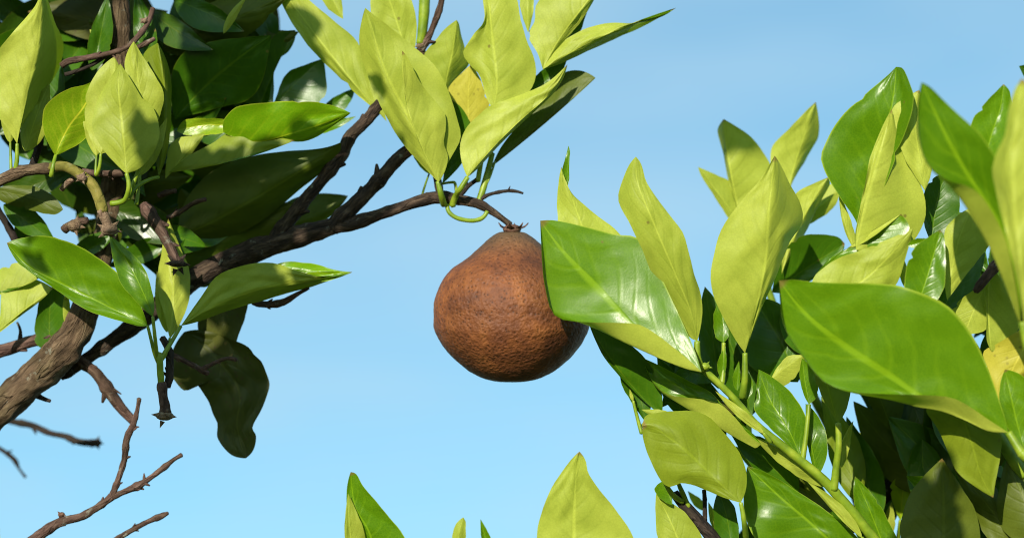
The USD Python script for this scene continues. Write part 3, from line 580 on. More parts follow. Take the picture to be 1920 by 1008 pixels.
leaf(fruitb, (513, 195), (428, -8), [(500, 182), (478, 158), (456, 126), (446, 106), (437, 88), (427, 60), (421, 35), (423, 10)], [(528, 168), (540, 142), (535, 120), (528, 95), (519, 75), (507, 57), (480, 33), (460, 17), (438, 0)], z=(-24, -30), M=[(500, 165), (478, 120), (458, 82), (443, 42), (433, 5)], face='L', za=16, zb=4, pet=[(516, 207), (520, 222, -8)], pw=8)
leaf(fruitb, (514, 196), (471, 42), [(512, 188), (500, 168), (483, 126), (476, 90)], [(521, 184), (525, 168), (520, 150), (523, 128), (519, 112), (505, 95), (493, 80), (485, 65), (479, 52)], z=(-34, -50), M=[(499, 166), (482, 126), (473, 82)], face='L', za=14, zb=14)
leaf(fruitb, (518, 198), (530, 100), [(521, 175), (519, 140), (522, 115)], [(541, 174), (553, 150), (551, 127), (541, 109)], z=(8, 14), face='U', pet=[(532, 196, 4), (535, 214, 2)], pw=4, mat='shade_dark_leaf')
leaf(fruitb, (517, 112), (535, 6), [(502, 70), (497, 48), (509, 31), (521, 17)], [(530, 82), (541, 68), (550, 56), (545, 40), (541, 26), (538, 11)], z=(20, 6), M=[(523, 76), (531, 38)], face='L', za=4, zb=22)
leaf(fruitb, (552, 152), (552, 58), [(536, 125), (526, 98), (528, 82), (540, 69)], [(566, 122), (573, 106), (568, 90), (563, 76), (558, 66)], z=(24, 18), face='L', mat='yellow_leaf', za=2, zb=2, label='pale yellow leaf in the middle of the sprig')
leaf(fruitb, (577, 110), (570, -44), [(574, 105), (569, 94), (566, 82), (561, 70), (550, 58), (543, 45), (554, 24), (567, 8), (566, -20)], [(600, 105), (620, 90), (628, 70), (626, 50), (617, 30), (611, 8), (606, -18)], z=(-10, -16), M=[(582, 80), (579, 45), (574, 0)], face='L', za=12, zb=6, pet=[(570, 140, 0), (560, 195, 2)])
leaf(fruitb, (548, 190), (665, 58), [(543, 179), (539, 160), (541, 145), (548, 130), (560, 118), (576, 106), (600, 97), (622, 89), (640, 80), (655, 68)], [(560, 180), (582, 156), (604, 134), (626, 114), (645, 96), (658, 78)], z=(-26, -18), M=[(580, 153), (602, 131), (640, 97)], face='L', za=8, zb=20, pet=[(540, 203), (534, 212, -12), (530, 224, -6)], pw=8)
leaf(fruitb, (576, 178), (698, 74), [(594, 145), (640, 96), (658, 70), (670, 65), (686, 67)], [(602, 155), (632, 126), (662, 100), (682, 85)], z=(14, 20), face='L', za=10, zb=10, pet=[(580, 172, 12), (574, 190, 6), (570, 198, 4)], pw=3, mat='shade_dark_leaf')
leaf(fruitb, (636, 64), (792, -8), [(650, 40), (672, 23), (700, 12), (718, 9), (737, 10), (757, 8), (776, 2)], [(660, 56), (684, 45), (710, 33), (740, 20), (768, 6)], z=(-14, -6), face='L', za=10, zb=24)
leaf(fruitb, (636, 64), (704, -36), [(631, 48), (619, 24), (626, 8), (629, -12), (655, -34)], [(650, 46), (668, 24), (686, 0)], z=(-12, -8), M=[(652, 34), (680, -5)], face='L', za=8, zb=8)
leaf(fruitb, (612, 104), (664, 54), [(622, 78), (644, 60)], [(632, 98), (655, 74)], z=(22, 24), face='U', mat='shade_dark_leaf')
leaf(fruitb, (648, 58), (697, -30), 14, 14, z=(24, 20), face='U', mat='shade_dark_leaf')
leaf(fruitb, (617, -40), (619, 21), 8, 9, z=(-4, -6), face='L')
leaf(fruitb, (482, 64), (444, -50), [(440, 30), (434, -10)], [(487, 36), (488, 8), (480, -22)], z=(22, 20), face='L', za=4, zb=4)
leaf(fruitb, (503, 186), (478, 150), 5, 7, z=(18, 22), face='L', pet=[(498, 200, 10), (494, 214, 4)], pw=3)
leaf(fruitb, (382, -38), (402, 5), 10, 12, z=(30, 26), face='L')

# ---------------------------------------------------------------- the old orange
orange = thing('orange', 'old rust brown dried orange hanging from the branch against the sky', 'orange', at=spot(599, 345))
prof = np.array([(0, 0.4), (6, 1.5), (14, 3), (24, 9), (36, 19), (53, 33), (73, 48), (85, 66), (91.5, 89), (91, 112), (85, 128), (76, 141), (61, 156), (46, 167), (30, 174.5), (14, 177.5), (0, 178)], float)
tt = np.concatenate([[0], np.cumsum(np.linalg.norm(np.diff(prof, axis=0), axis=1))])
pr = PchipInterpolator(tt, prof)(np.linspace(0, tt[-1], 110))
ang = np.linspace(0, 2 * math.pi, 160, endpoint=False)
rad, hh = pr[:, 0], pr[:, 1]
X = rad[:, None] * np.cos(ang); Z = rad[:, None] * np.sin(ang); Y = np.repeat((89 - hh)[:, None], len(ang), 1)
P = np.stack([X, Y, Z], -1)
nrm = P / np.maximum(np.linalg.norm(P, axis=-1, keepdims=True), 1e-6)
lump = (meshkit.fbm(P / 50 + 8, 3, 3) - 0.5) * 2.6 + (meshkit.fbm(P / 12 + 9, 3, 4) - 0.5) * 1.0 + (meshkit.noise(P / 3.4, 6) - 0.5) * 0.7
P = P + nrm * lump[..., None] * np.clip(rad / 20, 0, 1)[:, None, None]
c0 = spot(599.5, 341, 0)
V = (c0 + (P[..., :1] * RIGHT + P[..., 1:2] * UP + P[..., 2:] * FWD) * UNIT).reshape(-1, 3)
i = np.arange(V.shape[0]).reshape(P.shape[:2]); j = np.roll(i, -1, 1)
q = np.stack([i[:-1], j[:-1], j[1:], i[1:]], -1).reshape(-1, 4)
Fq = np.vstack([q[:, [0, 1, 2]], q[:, [0, 2, 3]]])
if trimesh.Trimesh(V, Fq, process=False).volume < 0: Fq = Fq[:, ::-1]
put(orange, 'peel', (V, Fq), 'peel')
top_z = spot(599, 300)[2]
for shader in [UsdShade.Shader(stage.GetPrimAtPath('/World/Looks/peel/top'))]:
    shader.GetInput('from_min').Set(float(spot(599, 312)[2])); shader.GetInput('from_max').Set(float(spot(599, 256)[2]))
# calyx: a woody disc with pointed sepals
vs, fs, off = [], [], 0
disc = trimesh.creation.icosphere(3, 1.0); dv = np.array(disc.vertices) * [9, 4, 9]
vs.append(dv); fs.append(np.array(disc.faces)); off = len(dv)
for k in range(6):
    a = k * math.pi / 3 + 0.35
    o = np.array([math.cos(a), 0, math.sin(a)]); s_ = np.array([-math.sin(a), 0, math.cos(a)])
    L_ = 17 if k % 2 == 0 else 14
    for side in (1, -1):
        ring = []
        for tq, wq, hq in ((0.3, 4.2, 0), (0.55, 4.0, 1.0), (0.8, 2.2, 2.4), (1.0, 0.1, 5.0)):
            c = o * L_ * tq + np.array([0, hq, 0])
            ring.append([c - s_ * wq, c + np.array([0, 0.8 * side, 0]), c + s_ * wq])
        R_ = np.array(ring).reshape(-1, 3); ff = []
        for a_ in range(3):
            for b_ in range(2):
                p0 = a_ * 3 + b_; ff += [[p0, p0 + 1, p0 + 4], [p0, p0 + 4, p0 + 3]]
        vs.append(R_); fs.append(np.array(ff) + off); off += len(R_)
cv = np.vstack(vs) * [1.2, 1.45, 1.2]; cw = spot(600, 251, -4) + (cv[:, :1] * RIGHT + cv[:, 1:2] * UP + cv[:, 2:] * FWD) * UNIT
put(orange, 'calyx', (cw, np.vstack(fs)), 'bud_scale', smooth=40)

# ---------------------------------------------------------------- bare twigs below
tw = thing('bare_twig', 'forked bare reddish brown twig at the bottom left', 'twig', at=spot(60, 600, -10))
tube(tw, 'stem', [(20, 628, -10, 12), (45, 610, -10, 12), (66, 596, -12, 11), (100, 585, -14, 9), (122, 571, -14, 8), (131, 564, -14, 10)], 'twig_bark', spurs=3, rough=0.14)
tube(tw, 'twig', [(130, 566, -14, 9), (137, 548, -15, 7), (145, 524, -16, 7), (149, 495, -18, 8), (157, 477, -20, 7), (161, 462, -21, 5), (163, 449, -22, 5)], 'twig_bark', spurs=4, rough=0.14)
tube(tw, 'twig', [(128, 566, -14, 8), (146, 558, -14, 7), (160, 552, -15, 9), (176, 542, -16, 6), (192, 530, -17, 7), (203, 521, -17, 5), (213, 515, -18, 5)], 'twig_bark', spurs=4, rough=0.14)
knob(tw, 72, 585, -12, 8, 'bud_scale', points=3)
t2 = thing('bare_twig', 'short stub of brown twig cut by the bottom edge right of the forked twig', 'twig', at=spot(150, 605, -10))
tube(t2, 'stem', [(130, 618, -10, 7), (160, 600, -10, 6), (178, 591, -11, 6), (188, 587, -11, 7), (197, 583, -12, 4)], 'twig_bark', spurs=2, rough=0.16)
t3 = thing('bare_twig', 'blurred dark twig with a knobbly end behind the thick bough', 'twig', at=spot(8, 475, 260))
tube(t3, 'stem', [(-30, 465, 260, 7), (10, 475, 260, 7), (35, 480, 260, 8), (60, 490, 255, 7), (75, 493, 255, 7), (90, 499, 250, 8), (112, 501, 250, 8)], 'dark_bark', spurs=3)
knob(t3, 113, 501, 250, 12, 'dark_bud', points=5)
t4 = thing('bare_twig', 'thin blurred dark twig at the left edge, lowest of the dark ones', 'twig', at=spot(-10, 505, 290))
tube(t4, 'stem', [(-30, 492, 300, 6), (0, 508, 300, 5), (17, 521, 300, 6), (23, 532, 300, 3), (30, 541, 300, 4)], 'dark_bark', spurs=1)

# ---------------------------------------------------------------- leaf tips along the bottom edge
s1 = thing('leafy_shoot', 'single folded green leaf tip rising from the bottom edge left of centre', 'leafy shoot', at=spot(440, 660, -10))
leaf(s1, (446, 650), (411, 535), [(418, 625), (409, 592), (406, 560), (408, 545)], [(484, 628), (464, 597), (448, 578), (436, 564), (426, 552), (418, 538)], z=(-10, -20), M=[(432, 605), (415, 572), (412, 550)], face='U', za=10, zb=-6)
leaf(s1, (424, 655), (408, 560), 7, 18, z=(-24, -24), M=[(410, 605)], face='L')
tube(s1, 'stem', [(446, 648, -12, 7), (452, 690, -10, 8)], 'green_stem')
s2 = thing('leafy_shoot', 'single pale pointed leaf seen from below at the bottom centre under the orange', 'leafy shoot', at=spot(676, 680, -20))
leaf(s2, (676, 672), (679, 511), [(640, 650), (629, 610), (634, 585), (643, 560), (655, 540), (668, 522)], [(722, 650), (743, 615), (733, 595), (720, 577), (704, 558), (690, 537), (686, 521)], z=(-20, -30), M=[(672, 610), (674, 550)], face='L', za=6, zb=2)
tube(s2, 'stem', [(676, 670, -20, 8), (680, 710, -18, 8)], 'green_stem')
s3 = thing('leafy_shoot', 'tiny pair of leaf tips just showing at the bottom edge below the orange', 'leafy shoot', at=spot(550, 640))
leaf(s3, (534, 640), (543, 588), [(530, 610), (535, 595)], [(546, 606), (546, 595)], z=0, face='L')
leaf(s3, (575, 640), (563, 590), 5, 7, z=4, face='U')
tube(s3, 'stem', [(534, 638, 0, 4), (552, 660, 2, 5), (575, 638, 4, 4)], 'green_stem', knots=0)
s4 = thing('leafy_shoot', 'small green leaf tip in the bottom left corner', 'leafy shoot', at=spot(-20, 640, -20))
leaf(s4, (-20, 650), (-2, 580), 12, 16, z=-20, face='U')
tube(s4, 'stem', [(-20, 648, -20, 6), (-26, 690, -18, 6)], 'green_stem')

# ---------------------------------------------------------------- right: the long front shoot
ra = thing('leafy_shoot', 'slanting green shoot right of the orange whose glossy leaf overlaps the fruit', 'leafy shoot', at=spot(1020, 600, -70))
tube(ra, 'stem', [(819, 412, -88, 7), (832, 422, -88, 8), (860, 449, -86, 8), (890, 483, -84, 9), (925, 511, -82, 10), (958, 538, -80, 11), (985, 566, -76, 12), (1015, 602, -72, 12), (1050, 650, -70, 13)], 'green_stem', rough=0.03, knots=0.06)
knob(ra, 826, 412, -92, 12, 'green_stem', points=5)
leaf(ra, (822, 418), (633, 241), [(815, 396), (800, 360), (775, 308), (752, 264), (720, 257), (690, 249), (652, 241)], None, z=(-148, -104), arch=13, M=[(790, 397), (760, 378), (738, 360), (700, 318), (665, 282)], face='U', za=7, ripple=0.6,
     fold=([(800, 413), (770, 401), (730, 383), (697, 367), (670, 357), (652, 351), (642, 332), (637, 300), (635, 265)], [(812, 408), (780, 382), (757, 366), (740, 361), (692, 360), (660, 357), (648, 349), (641, 330), (636, 300), (634, 265)], -8, -24))
leaf(ra, (700, 300), (658, 178), [(672, 285), (654, 245), (653, 215), (655, 192)], [(740, 272), (716, 247), (696, 232), (676, 215), (664, 203)], z=(-55, -45), face='L', za=10, zb=4)
leaf(ra, (663, 206), (666, 153), [(659, 192), (660, 176), (664, 162)], [(667, 192), (667, 176), (668, 161)], z=(-46, -42), face='U')
leaf(ra, (817, 382), (745, 166), [(806, 375), (798, 362), (780, 335), (765, 305), (750, 270), (738, 244), (727, 225), (724, 212), (728, 198), (736, 178)], [(821, 366), (823, 345), (820, 322), (812, 298), (805, 270), (799, 252), (785, 235), (770, 215), (758, 196), (751, 174)], z=(-96, -125), M=[(805, 335), (775, 265), (750, 205)], face='L', za=16, zb=6, arch=-18, pet=[(817, 396), (823, 416, -90)], pw=10)
leaf(ra, (873, 396), (908, 165), [(858, 374), (842, 343), (834, 320), (833, 298), (838, 275), (846, 250), (856, 234), (872, 214), (890, 194), (903, 173)], [(881, 374), (892, 345), (906, 314), (916, 290), (926, 265), (938, 248), (941, 232), (935, 214), (924, 195), (915, 176)], z=(-94, -130), M=[(886, 345), (897, 290), (901, 225)], face='L', za=8, zb=44, arch=-14, pet=[(873, 420), (870, 448, -86)], pw=9)
leaf(ra, (848, 384), (843, 335), [(838, 376), (836, 355)], [(854, 375), (854, 352)], z=(-80, -70), face='U', pet=[(848, 408), (846, 432, -84)], pw=7)
leaf(ra, (846, 425), (850, 388), 7, 4, z=(-84, -82), face='U')
leaf(ra, (864, 440), (866, 405), 6, 3, z=(-80, -78), face='U')
leaf(ra, (872, 452), (872, 412), 2, 9, z=(-82, -76), face='U')
leaf(ra, (940, 522), (889, 415), [(926, 507), (901, 482), (884, 460), (886, 438)], [(946, 502), (945, 474), (931, 447), (911, 428)], z=(-82, -62), M=[(926, 490), (902, 450)], face='U', za=-4, zb=8)
leaf(ra, (948, 456), (940, 402), [(941, 442), (937, 420)], [(959, 442), (956, 420)], z=(-74, -72), face='U', pet=[(946, 480, -78), (943, 505, -80), (940, 524, -81)], pw=7)
leaf(ra, (958, 540), (944, 455), [(950, 520), (945, 490)], [(968, 520), (968, 490), (955, 465)], z=(-66, -60), face='U')
leaf(ra, (903, 428), (944, 398), [(912, 411), (928, 398)], [(918, 434), (936, 418)], z=(-45, -45), face='L')
leaf(ra, (892, 502), (754, 402), [(876, 484), (850, 460), (830, 440), (800, 425), (772, 410)], None, z=(-76, -64), M=[(850, 470), (815, 447), (788, 430)], face='U', za=-3,
     fold=([(884, 507), (855, 491), (825, 473), (800, 458), (785, 449), (769, 436), (760, 420)], [(880, 494), (862, 472), (840, 454), (815, 449), (795, 447), (780, 443), (768, 433), (759, 419)], -6, -16))
leaf(ra, (968, 553), (884, 494), [(950, 536), (920, 510), (900, 500)], [(952, 549), (928, 536), (902, 515)], z=(-74, -66), face='L')
leaf(ra, (895, 490), (838, 440), 4, 7, z=(-90, -90), face='L', pet=[(903, 500, -86)], pw=6)
leaf(ra, (1004, 645), (876, 528), [(895, 625), (873, 585), (872, 552)], [(1005, 612), (975, 585), (940, 561), (902, 538)], z=(-60, -50), M=[(952, 596), (910, 560)], face='U', za=-4, zb=-6)
leaf(ra, (1045, 648), (1002, 540), [(1018, 620), (1003, 580), (1000, 558)], [(1052, 615), (1040, 590), (1030, 572), (1015, 553)], z=(-60, -56), face='U')
leaf(ra, (1010, 612), (945, 545), 4, 9, z=(-86, -84), face='L', pet=[(1020, 625, -76)])
leaf(ra, (982, 478), (962, 398), [(972, 463), (957, 432), (955, 412)], [(990, 466), (997, 440), (990, 412)], z=(-90, -80), face='L', za=4, zb=14, pet=[(983, 500), (980, 530, -84), (977, 556, -80)], pw=10, mat='dull_leaf')
leaf(ra, (986, 530), (1000, 475), 5, 6, z=(-70, -66), face='L')

# ---------------------------------------------------------------- right: big front leaf
rb = thing('leafy_shoot', 'foreground shoot at the right edge carrying the broadest dark glossy leaf', 'leafy shoot', at=spot(1230, 560, -220))
tube(rb, 'stem', [(1196, 512, -206, 12), (1215, 530, -210, 14), (1240, 580, -215, 16), (1250, 660, -215, 18)], 'green_stem', knots=0.05, rough=0.03)
leaf(rb, (1182, 489), (913, 311), [(1178, 474), (1170, 448), (1160, 420), (1150, 395), (1135, 368), (1115, 345), (1095, 332), (1070, 322), (1040, 315), (1000, 314), (960, 313), (930, 310)], None, z=(-200, -195), M=[(1130, 470), (1075, 445), (1040, 420), (1005, 397), (960, 364)], face='U', za=-14, mat='leaf',
     fold=([(1155, 486), (1130, 474), (1100, 463), (1075, 459), (1040, 450), (1005, 444), (980, 437), (960, 425), (944, 405), (930, 385), (918, 362), (914, 335)], [(1165, 478), (1140, 461), (1110, 447), (1080, 445), (1040, 444), (1002, 442), (979, 436), (960, 424), (944, 404), (930, 384), (918, 361), (914, 334)], -6, -26), arch=10, pet=[(1198, 514, -206)], pw=12)
leaf(rb, (1122, 452), (1164, 565), [(1086, 466), (1102, 490), (1112, 515), (1122, 535), (1138, 549)], [(1160, 475), (1173, 495), (1172, 520), (1167, 545)], z=(-160, -150), M=[(1138, 500), (1150, 540)], face='L', mat='dull_leaf')
leaf(rb, (1204, 520), (1178, 415), [(1184, 490), (1172, 455), (1172, 432)], [(1215, 490), (1218, 450), (1200, 424)], z=(-170, -160), face='U')
leaf(rb, (1222, 352), (1170, 452), [(1190, 372), (1168, 385), (1152, 397), (1160, 420)], [(1220, 400), (1200, 425), (1180, 440)], z=(-130, -120), face='L', mat='yellow_leaf', label='yellowed speckled leaf at the right edge')
leaf(rb, (1230, 620), (1180, 520), 40, 40, z=(-120, -90), face='L', mat='shade_dark_leaf')
leaf(rb, (1104, 655), (1104, 519), [(1062, 630), (1056, 590), (1072, 552), (1090, 532)], [(1145, 630), (1148, 600), (1138, 570), (1122, 545)], z=(-120, -110), face='L', mat='shade_dark_leaf')
leaf(rb, (1200, 640), (1118, 530), 24, 26, z=(-90, -80), face='L', mat='shade_dark_leaf')

# ---------------------------------------------------------------- right: blurred nearest leaves
rc = thing('leafy_shoot', 'nearest blurred leaves in the upper right corner, arching green leaf and pale strip', 'leafy shoot', at=spot(1200, 370, -330))
tube(rc, 'stem', [(1198, 360, -300, 9), (1206, 400, -300, 10), (1225, 470, -290, 12), (1250, 560, -260, 14)], 'green_stem', knots=0.05, rough=0.03)
leaf(rc, (1196, 363), (1080, 79), [(1196, 310), (1190, 250), (1180, 200), (1173, 178), (1160, 156), (1145, 136), (1125, 118), (1106, 100), (1092, 86)], None, z=(-285, -335), M=[(1188, 290), (1166, 232), (1132, 182), (1104, 130)], face='U', za=-14, ripple=0.5,
     fold=([(1192, 354), (1178, 317), (1160, 274), (1140, 239), (1122, 212), (1106, 195), (1090, 179), (1079, 155), (1075, 128), (1076, 100)], [(1194, 340), (1187, 300), (1178, 262), (1165, 235), (1150, 212), (1135, 201), (1112, 194), (1093, 181), (1080, 157), (1075, 128), (1076, 99)], -8, -22), arch=-10)
leaf(rc, (1201, 368), (1198, 74), [(1192, 310), (1180, 262), (1170, 218), (1163, 190), (1166, 165), (1178, 140), (1181, 115), (1188, 90)], [(1222, 320), (1244, 220), (1236, 140), (1214, 95)], z=(-400, -400), M=[(1196, 300), (1188, 220), (1190, 140)], face='L', za=30, zb=6)

# ---------------------------------------------------------------- right: upper cluster
rd = thing('leafy_shoot', 'upright cluster of green and pale leaves behind the blurred right corner leaf', 'leafy shoot', at=spot(1040, 360, -130))
tube(rd, 'stem', [(1010, 275, -130, 8), (1040, 330, -125, 10), (1085, 380, -115, 12), (1140, 450, -100, 14), (1200, 540, -90, 16)], 'green_stem', knots=0.05, rough=0.03)
leaf(rd, (1008, 255), (1050, 61), [(1000, 236), (985, 215), (970, 190), (962, 170), (964, 157), (972, 141), (986, 119), (1000, 105), (1020, 88), (1040, 71)], [(1030, 215), (1056, 150), (1071, 98), (1066, 80), (1059, 64)], z=(-120, -128), M=[(1018, 200), (1040, 130), (1047, 95)], face='U', za=-2, zb=-26)
leaf(rd, (1004, 278), (983, 205), 3, 8, z=(-112, -108), face='L')
leaf(rd, (1003, 275), (1045, 110), [(1003, 250), (1010, 215), (1018, 175), (1030, 140)], [(1060, 275), (1080, 250), (1085, 226), (1078, 196), (1066, 170), (1053, 140)], z=(-145, -140), M=[(1010, 235), (1028, 170)], face='L', za=4, zb=22)
leaf(rd, (1084, 206), (1077, 88), [(1070, 185), (1058, 163), (1049, 132), (1045, 112), (1060, 98)], [(1092, 180), (1092, 130)], z=(-135, -135), M=[(1078, 170), (1072, 125)], face='L', za=2)
leaf(rd, (1152, 175), (1176, 81), [(1140, 150), (1138, 128), (1150, 108), (1165, 92)], [(1178, 160), (1185, 120), (1184, 92)], z=(-170, -170), M=[(1162, 140), (1173, 105)], face='U', za=-6, zb=-16)
leaf(rd, (1092, 268), (1108, 187), [(1082, 240), (1083, 208), (1094, 191)], [(1112, 262), (1124, 235), (1122, 205)], z=(-90, -86), face='U', mat='shade_dark_leaf')
leaf(rd, (1110, 334), (1139, 226), [(1107, 315), (1106, 285), (1107, 255), (1122, 235)], [(1124, 315), (1145, 288), (1160, 262), (1148, 242)], z=(-140, -140), face='L', za=4, zb=24)
leaf(rd, (1076, 338), (1102, 252), [(1060, 318), (1064, 290), (1070, 275), (1085, 262)], [(1100, 332), (1108, 308), (1108, 280), (1107, 262)], z=(-168, -160), face='U', mat='leaf')
leaf(rd, (1064, 270), (1090, 262), 6, 5, z=(-155, -160), face='U')
leaf(rd, (948, 336), (1070, 250), [(960, 300), (985, 284), (1012, 274), (1042, 262)], [(1000, 342), (1046, 322), (1059, 292), (1066, 268)], z=(-155, -150), M=[(1000, 318), (1044, 280)], face='L', za=2, zb=8)
leaf(rd, (955, 305), (1056, 233), [(985, 277), (1012, 267), (1036, 250)], [(1000, 290), (1040, 272), (1064, 254)], z=(-128, -146), face='U', za=-8)
leaf(rd, (1098, 352), (1156, 272), 20, 20, z=(-80, -60), face='U', mat='shade_dark_leaf')
leaf(rd, (1070, 330), (1050, 262), 6, 6, z=(-130, -120), face='L')
leaf(rd, (1156, 316), (1130, 374), [(1138, 324), (1122, 337), (1112, 350)], [(1160, 345), (1156, 368)], z=(-110, -110), face='L', zb=0, za=0)
leaf(rd, (1162, 290), (1162, 394), [(1152, 320), (1156, 350), (1156, 378)], [(1180, 325), (1194, 360), (1180, 384)], z=(-125, -115), face='L', za=0, zb=0)
tube(rd, 'twig', [(1170, 290, -140, 12), (1160, 302, -140, 12), (1152, 312, -140, 11), (1143, 324, -140, 8)], 'twig_bark', label='scrap of withered brown twig')
leaf(rd, (1168, 346), (1196, 268), 10, 12, z=(-90, -80), face='L')

# ---------------------------------------------------------------- right: blurred leaves behind
re_ = thing('leafy_shoot', 'slightly blurred fan of pale leaf tips against the sky behind the upright pale leaf', 'leafy shoot', at=spot(900, 320, 90))
tube(re_, 'stem', [(880, 250, 90, 7), (900, 320, 90, 8), (930, 400, 90, 10), (980, 500, 95, 12), (1020, 620, 100, 14)], 'green_stem', knots=0.05, rough=0.03)
leaf(re_, (872, 250), (848, 122), [(864, 228), (855, 200), (848, 165), (841, 138)], [(898, 225), (908, 195), (900, 170), (892, 157), (880, 143), (862, 130)], z=(90, 80), face='L', za=16, zb=4)
leaf(re_, (922, 214), (956, 102), [(906, 185), (903, 162), (910, 147), (926, 132), (946, 111)], [(932, 190), (944, 170), (954, 153), (960, 137), (959, 118)], z=(90, 80), M=[(930, 180), (946, 130)], face='L', za=0, zb=22)
leaf(re_, (868, 245), (818, 178), [(852, 236), (836, 211), (823, 191)], [(866, 220), (852, 193), (832, 184)], z=(95, 85), face='L')
leaf(re_, (916, 304), (971, 190), [(918, 262), (926, 225), (936, 206), (952, 198)], [(924, 288), (940, 264), (952, 238), (964, 214), (972, 200)], z=(20, 30), M=[(930, 262), (952, 218)], face='L', za=2, zb=20)
leaf(re_, (942, 248), (986, 203), [(954, 225), (965, 205), (976, 197)], [(958, 240), (978, 224)], z=(60, 60), face='L')
leaf(re_, (905, 325), (990, 268), [(918, 280), (936, 260), (956, 257), (979, 259)], [(935, 322), (962, 303), (984, 284)], z=(30, 40), face='U', mat='shade_dark_leaf')
leaf(re_, (985, 532), (1019, 494), [(988, 512), (1000, 488)], [(998, 528), (1012, 508)], z=(120, 110), face='L', za=0, zb=0)
leaf(re_, (1052, 566), (1090, 531), [(1050, 545), (1070, 523)], [(1068, 560), (1082, 545)], z=(60, 55), face='U')
leaf(re_, (1055, 592), (1061, 538), [(1044, 562), (1044, 550), (1052, 541)], [(1068, 570), (1074, 552), (1070, 543)], z=(40, 35), face='U', mat='young_leaf', pet=[(1052, 620, 60)])
leaf(re_, (1040, 615), (1045, 570), 7, 8, z=(30, 30), face='L')
leaf(re_, (1022, 556), (1042, 574), 3, 4, z=(90, 90), face='L')

# ---------------------------------------------------------------- right: lower left shoot
rf = thing('leafy_shoot', 'lower shoot holding a dull green leaf seen from below at the bottom centre right', 'leafy shoot', at=spot(840, 640, -80))
tube(rf, 'stem', [(790, 560, -50, 11), (802, 574, -50, 13), (820, 594, -52, 15), (845, 625, -56, 16), (870, 680, -60, 18)], 'dark_bark', rough=0.06, knots=0.06)
leaf(rf, (868, 571), (753, 481), [(848, 565), (820, 553), (800, 548), (783, 552), (771, 540), (760, 516), (754, 498)], [(875, 550), (873, 528), (863, 507), (848, 488), (832, 472), (805, 463), (776, 465), (759, 468)], z=(-110, -100), M=[(840, 545), (808, 514), (775, 488)], face='L', za=10, zb=22, pet=[(871, 586), (874, 612, -90)], pw=7, mat='dull_leaf')
leaf(rf, (776, 470), (690, 361), [(742, 440), (727, 424), (713, 408), (700, 386)], [(772, 430), (758, 405), (725, 375)], z=(-55, -58), face='U', mat='shade_dark_leaf')
leaf(rf, (756, 476), (730, 398), [(743, 458), (729, 434), (726, 420)], [(764, 450), (752, 415)], z=(-45, -45), face='U', pet=[(750, 484, -60)], pw=4, mat='shade_dark_leaf')
leaf(rf, (742, 452), (738, 438), 2, 2, z=-60, face='L', pet=[(747, 472, -60), (752, 490, -62)], pw=5)
leaf(rf, (790, 470), (752, 462), 5, 6, z=(-80, -78), face='L')
leaf(rf, (800, 470), (770, 400), 14, 14, z=(-40, -45), face='U', mat='shade_dark_leaf')
leaf(rf, (806, 645), (769, 560), [(776, 630), (769, 600), (768, 575)], [(826, 620), (815, 598), (800, 580), (785, 570)], z=(-60, -60), face='L', za=2, zb=4)
leaf(rf, (788, 574), (776, 546), [(774, 566), (767, 556)], [(787, 560), (783, 551)], z=(-66, -60), face='U')
tube(rf, 'twig', [(779, 546, -70, 5), (787, 560, -66, 6), (800, 570, -58, 6)], 'green_stem', knots=0)
tube(rf, 'twig', [(794, 546, -60, 4), (800, 560, -56, 6), (807, 576, -54, 6)], 'green_stem', knots=0)
leaf(rf, (828, 580), (806, 557), 5, 6, z=(40, 40), face='L')
leaf(rf, (843, 610), (830, 570), 5, 6, z=(-20, -20), face='L')
tube(rf, 'twig', [(825, 556, -45, 5), (826, 574, -46, 5), (826, 600, -50, 6)], 'dark_bark')
leaf(rf, (858, 640), (842, 556), [(838, 610), (836, 580)], [(866, 610), (862, 580)], z=(-50, -44), face='U', mat='shade_dark_leaf')

# deeper dark leaves of the right-hand crown
back = thing('leafy_branch', 'shaded inner foliage on a hidden limb behind the right hand leaves', 'branch', at=spot(1100, 640, 40))
tube(back, 'limb', [(930, 640, 80, 26), (1000, 590, 70, 24), (1080, 520, 60, 22), (1150, 440, 50, 18), (1210, 360, 40, 16)], 'dark_bark', sides=16)
leaf(back, (842, 438), (826, 318), [(826, 420), (818, 370)], [(848, 410), (846, 350)], z=(-20, -10), face='U', mat='shade_dark_leaf')
leaf(back, (935, 430), (880, 330), [(890, 420), (862, 375)], [(945, 400), (925, 345)], z=(-20, 0), face='U', mat='shade_dark_leaf')
leaf(back, (950, 400), (925, 312), 26, 26, z=(-20, -10), face='U', mat='shade_dark_leaf')
leaf(back, (880, 470), (840, 350), 22, 24, z=(0, 10), face='U', mat='shade_dark_leaf')
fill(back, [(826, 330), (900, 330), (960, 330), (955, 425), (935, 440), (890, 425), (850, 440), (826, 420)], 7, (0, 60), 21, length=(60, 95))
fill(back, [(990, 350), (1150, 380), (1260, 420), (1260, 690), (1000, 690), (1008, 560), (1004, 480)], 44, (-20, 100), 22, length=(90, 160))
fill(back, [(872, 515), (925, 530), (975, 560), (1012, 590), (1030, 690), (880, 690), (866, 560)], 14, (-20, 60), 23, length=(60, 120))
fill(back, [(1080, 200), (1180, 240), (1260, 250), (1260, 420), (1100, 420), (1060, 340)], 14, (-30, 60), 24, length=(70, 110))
fill(back, [(738, 390), (835, 390), (885, 470), (890, 530), (840, 500), (760, 468)], 9, (-30, 20), 25, length=(50, 95))
leaf(back, (1105, 560), (1000, 452), 30, 34, z=(20, 30), face='L', mat='shade_dark_leaf')
leaf(back, (1120, 500), (1010, 430), 30, 34, z=(40, 50), face='L', mat='shade_dark_leaf')
leaf(back, (1130, 570), (1040, 470), 34, 34, z=(-20, 0), face='U', mat='shade_dark_leaf')
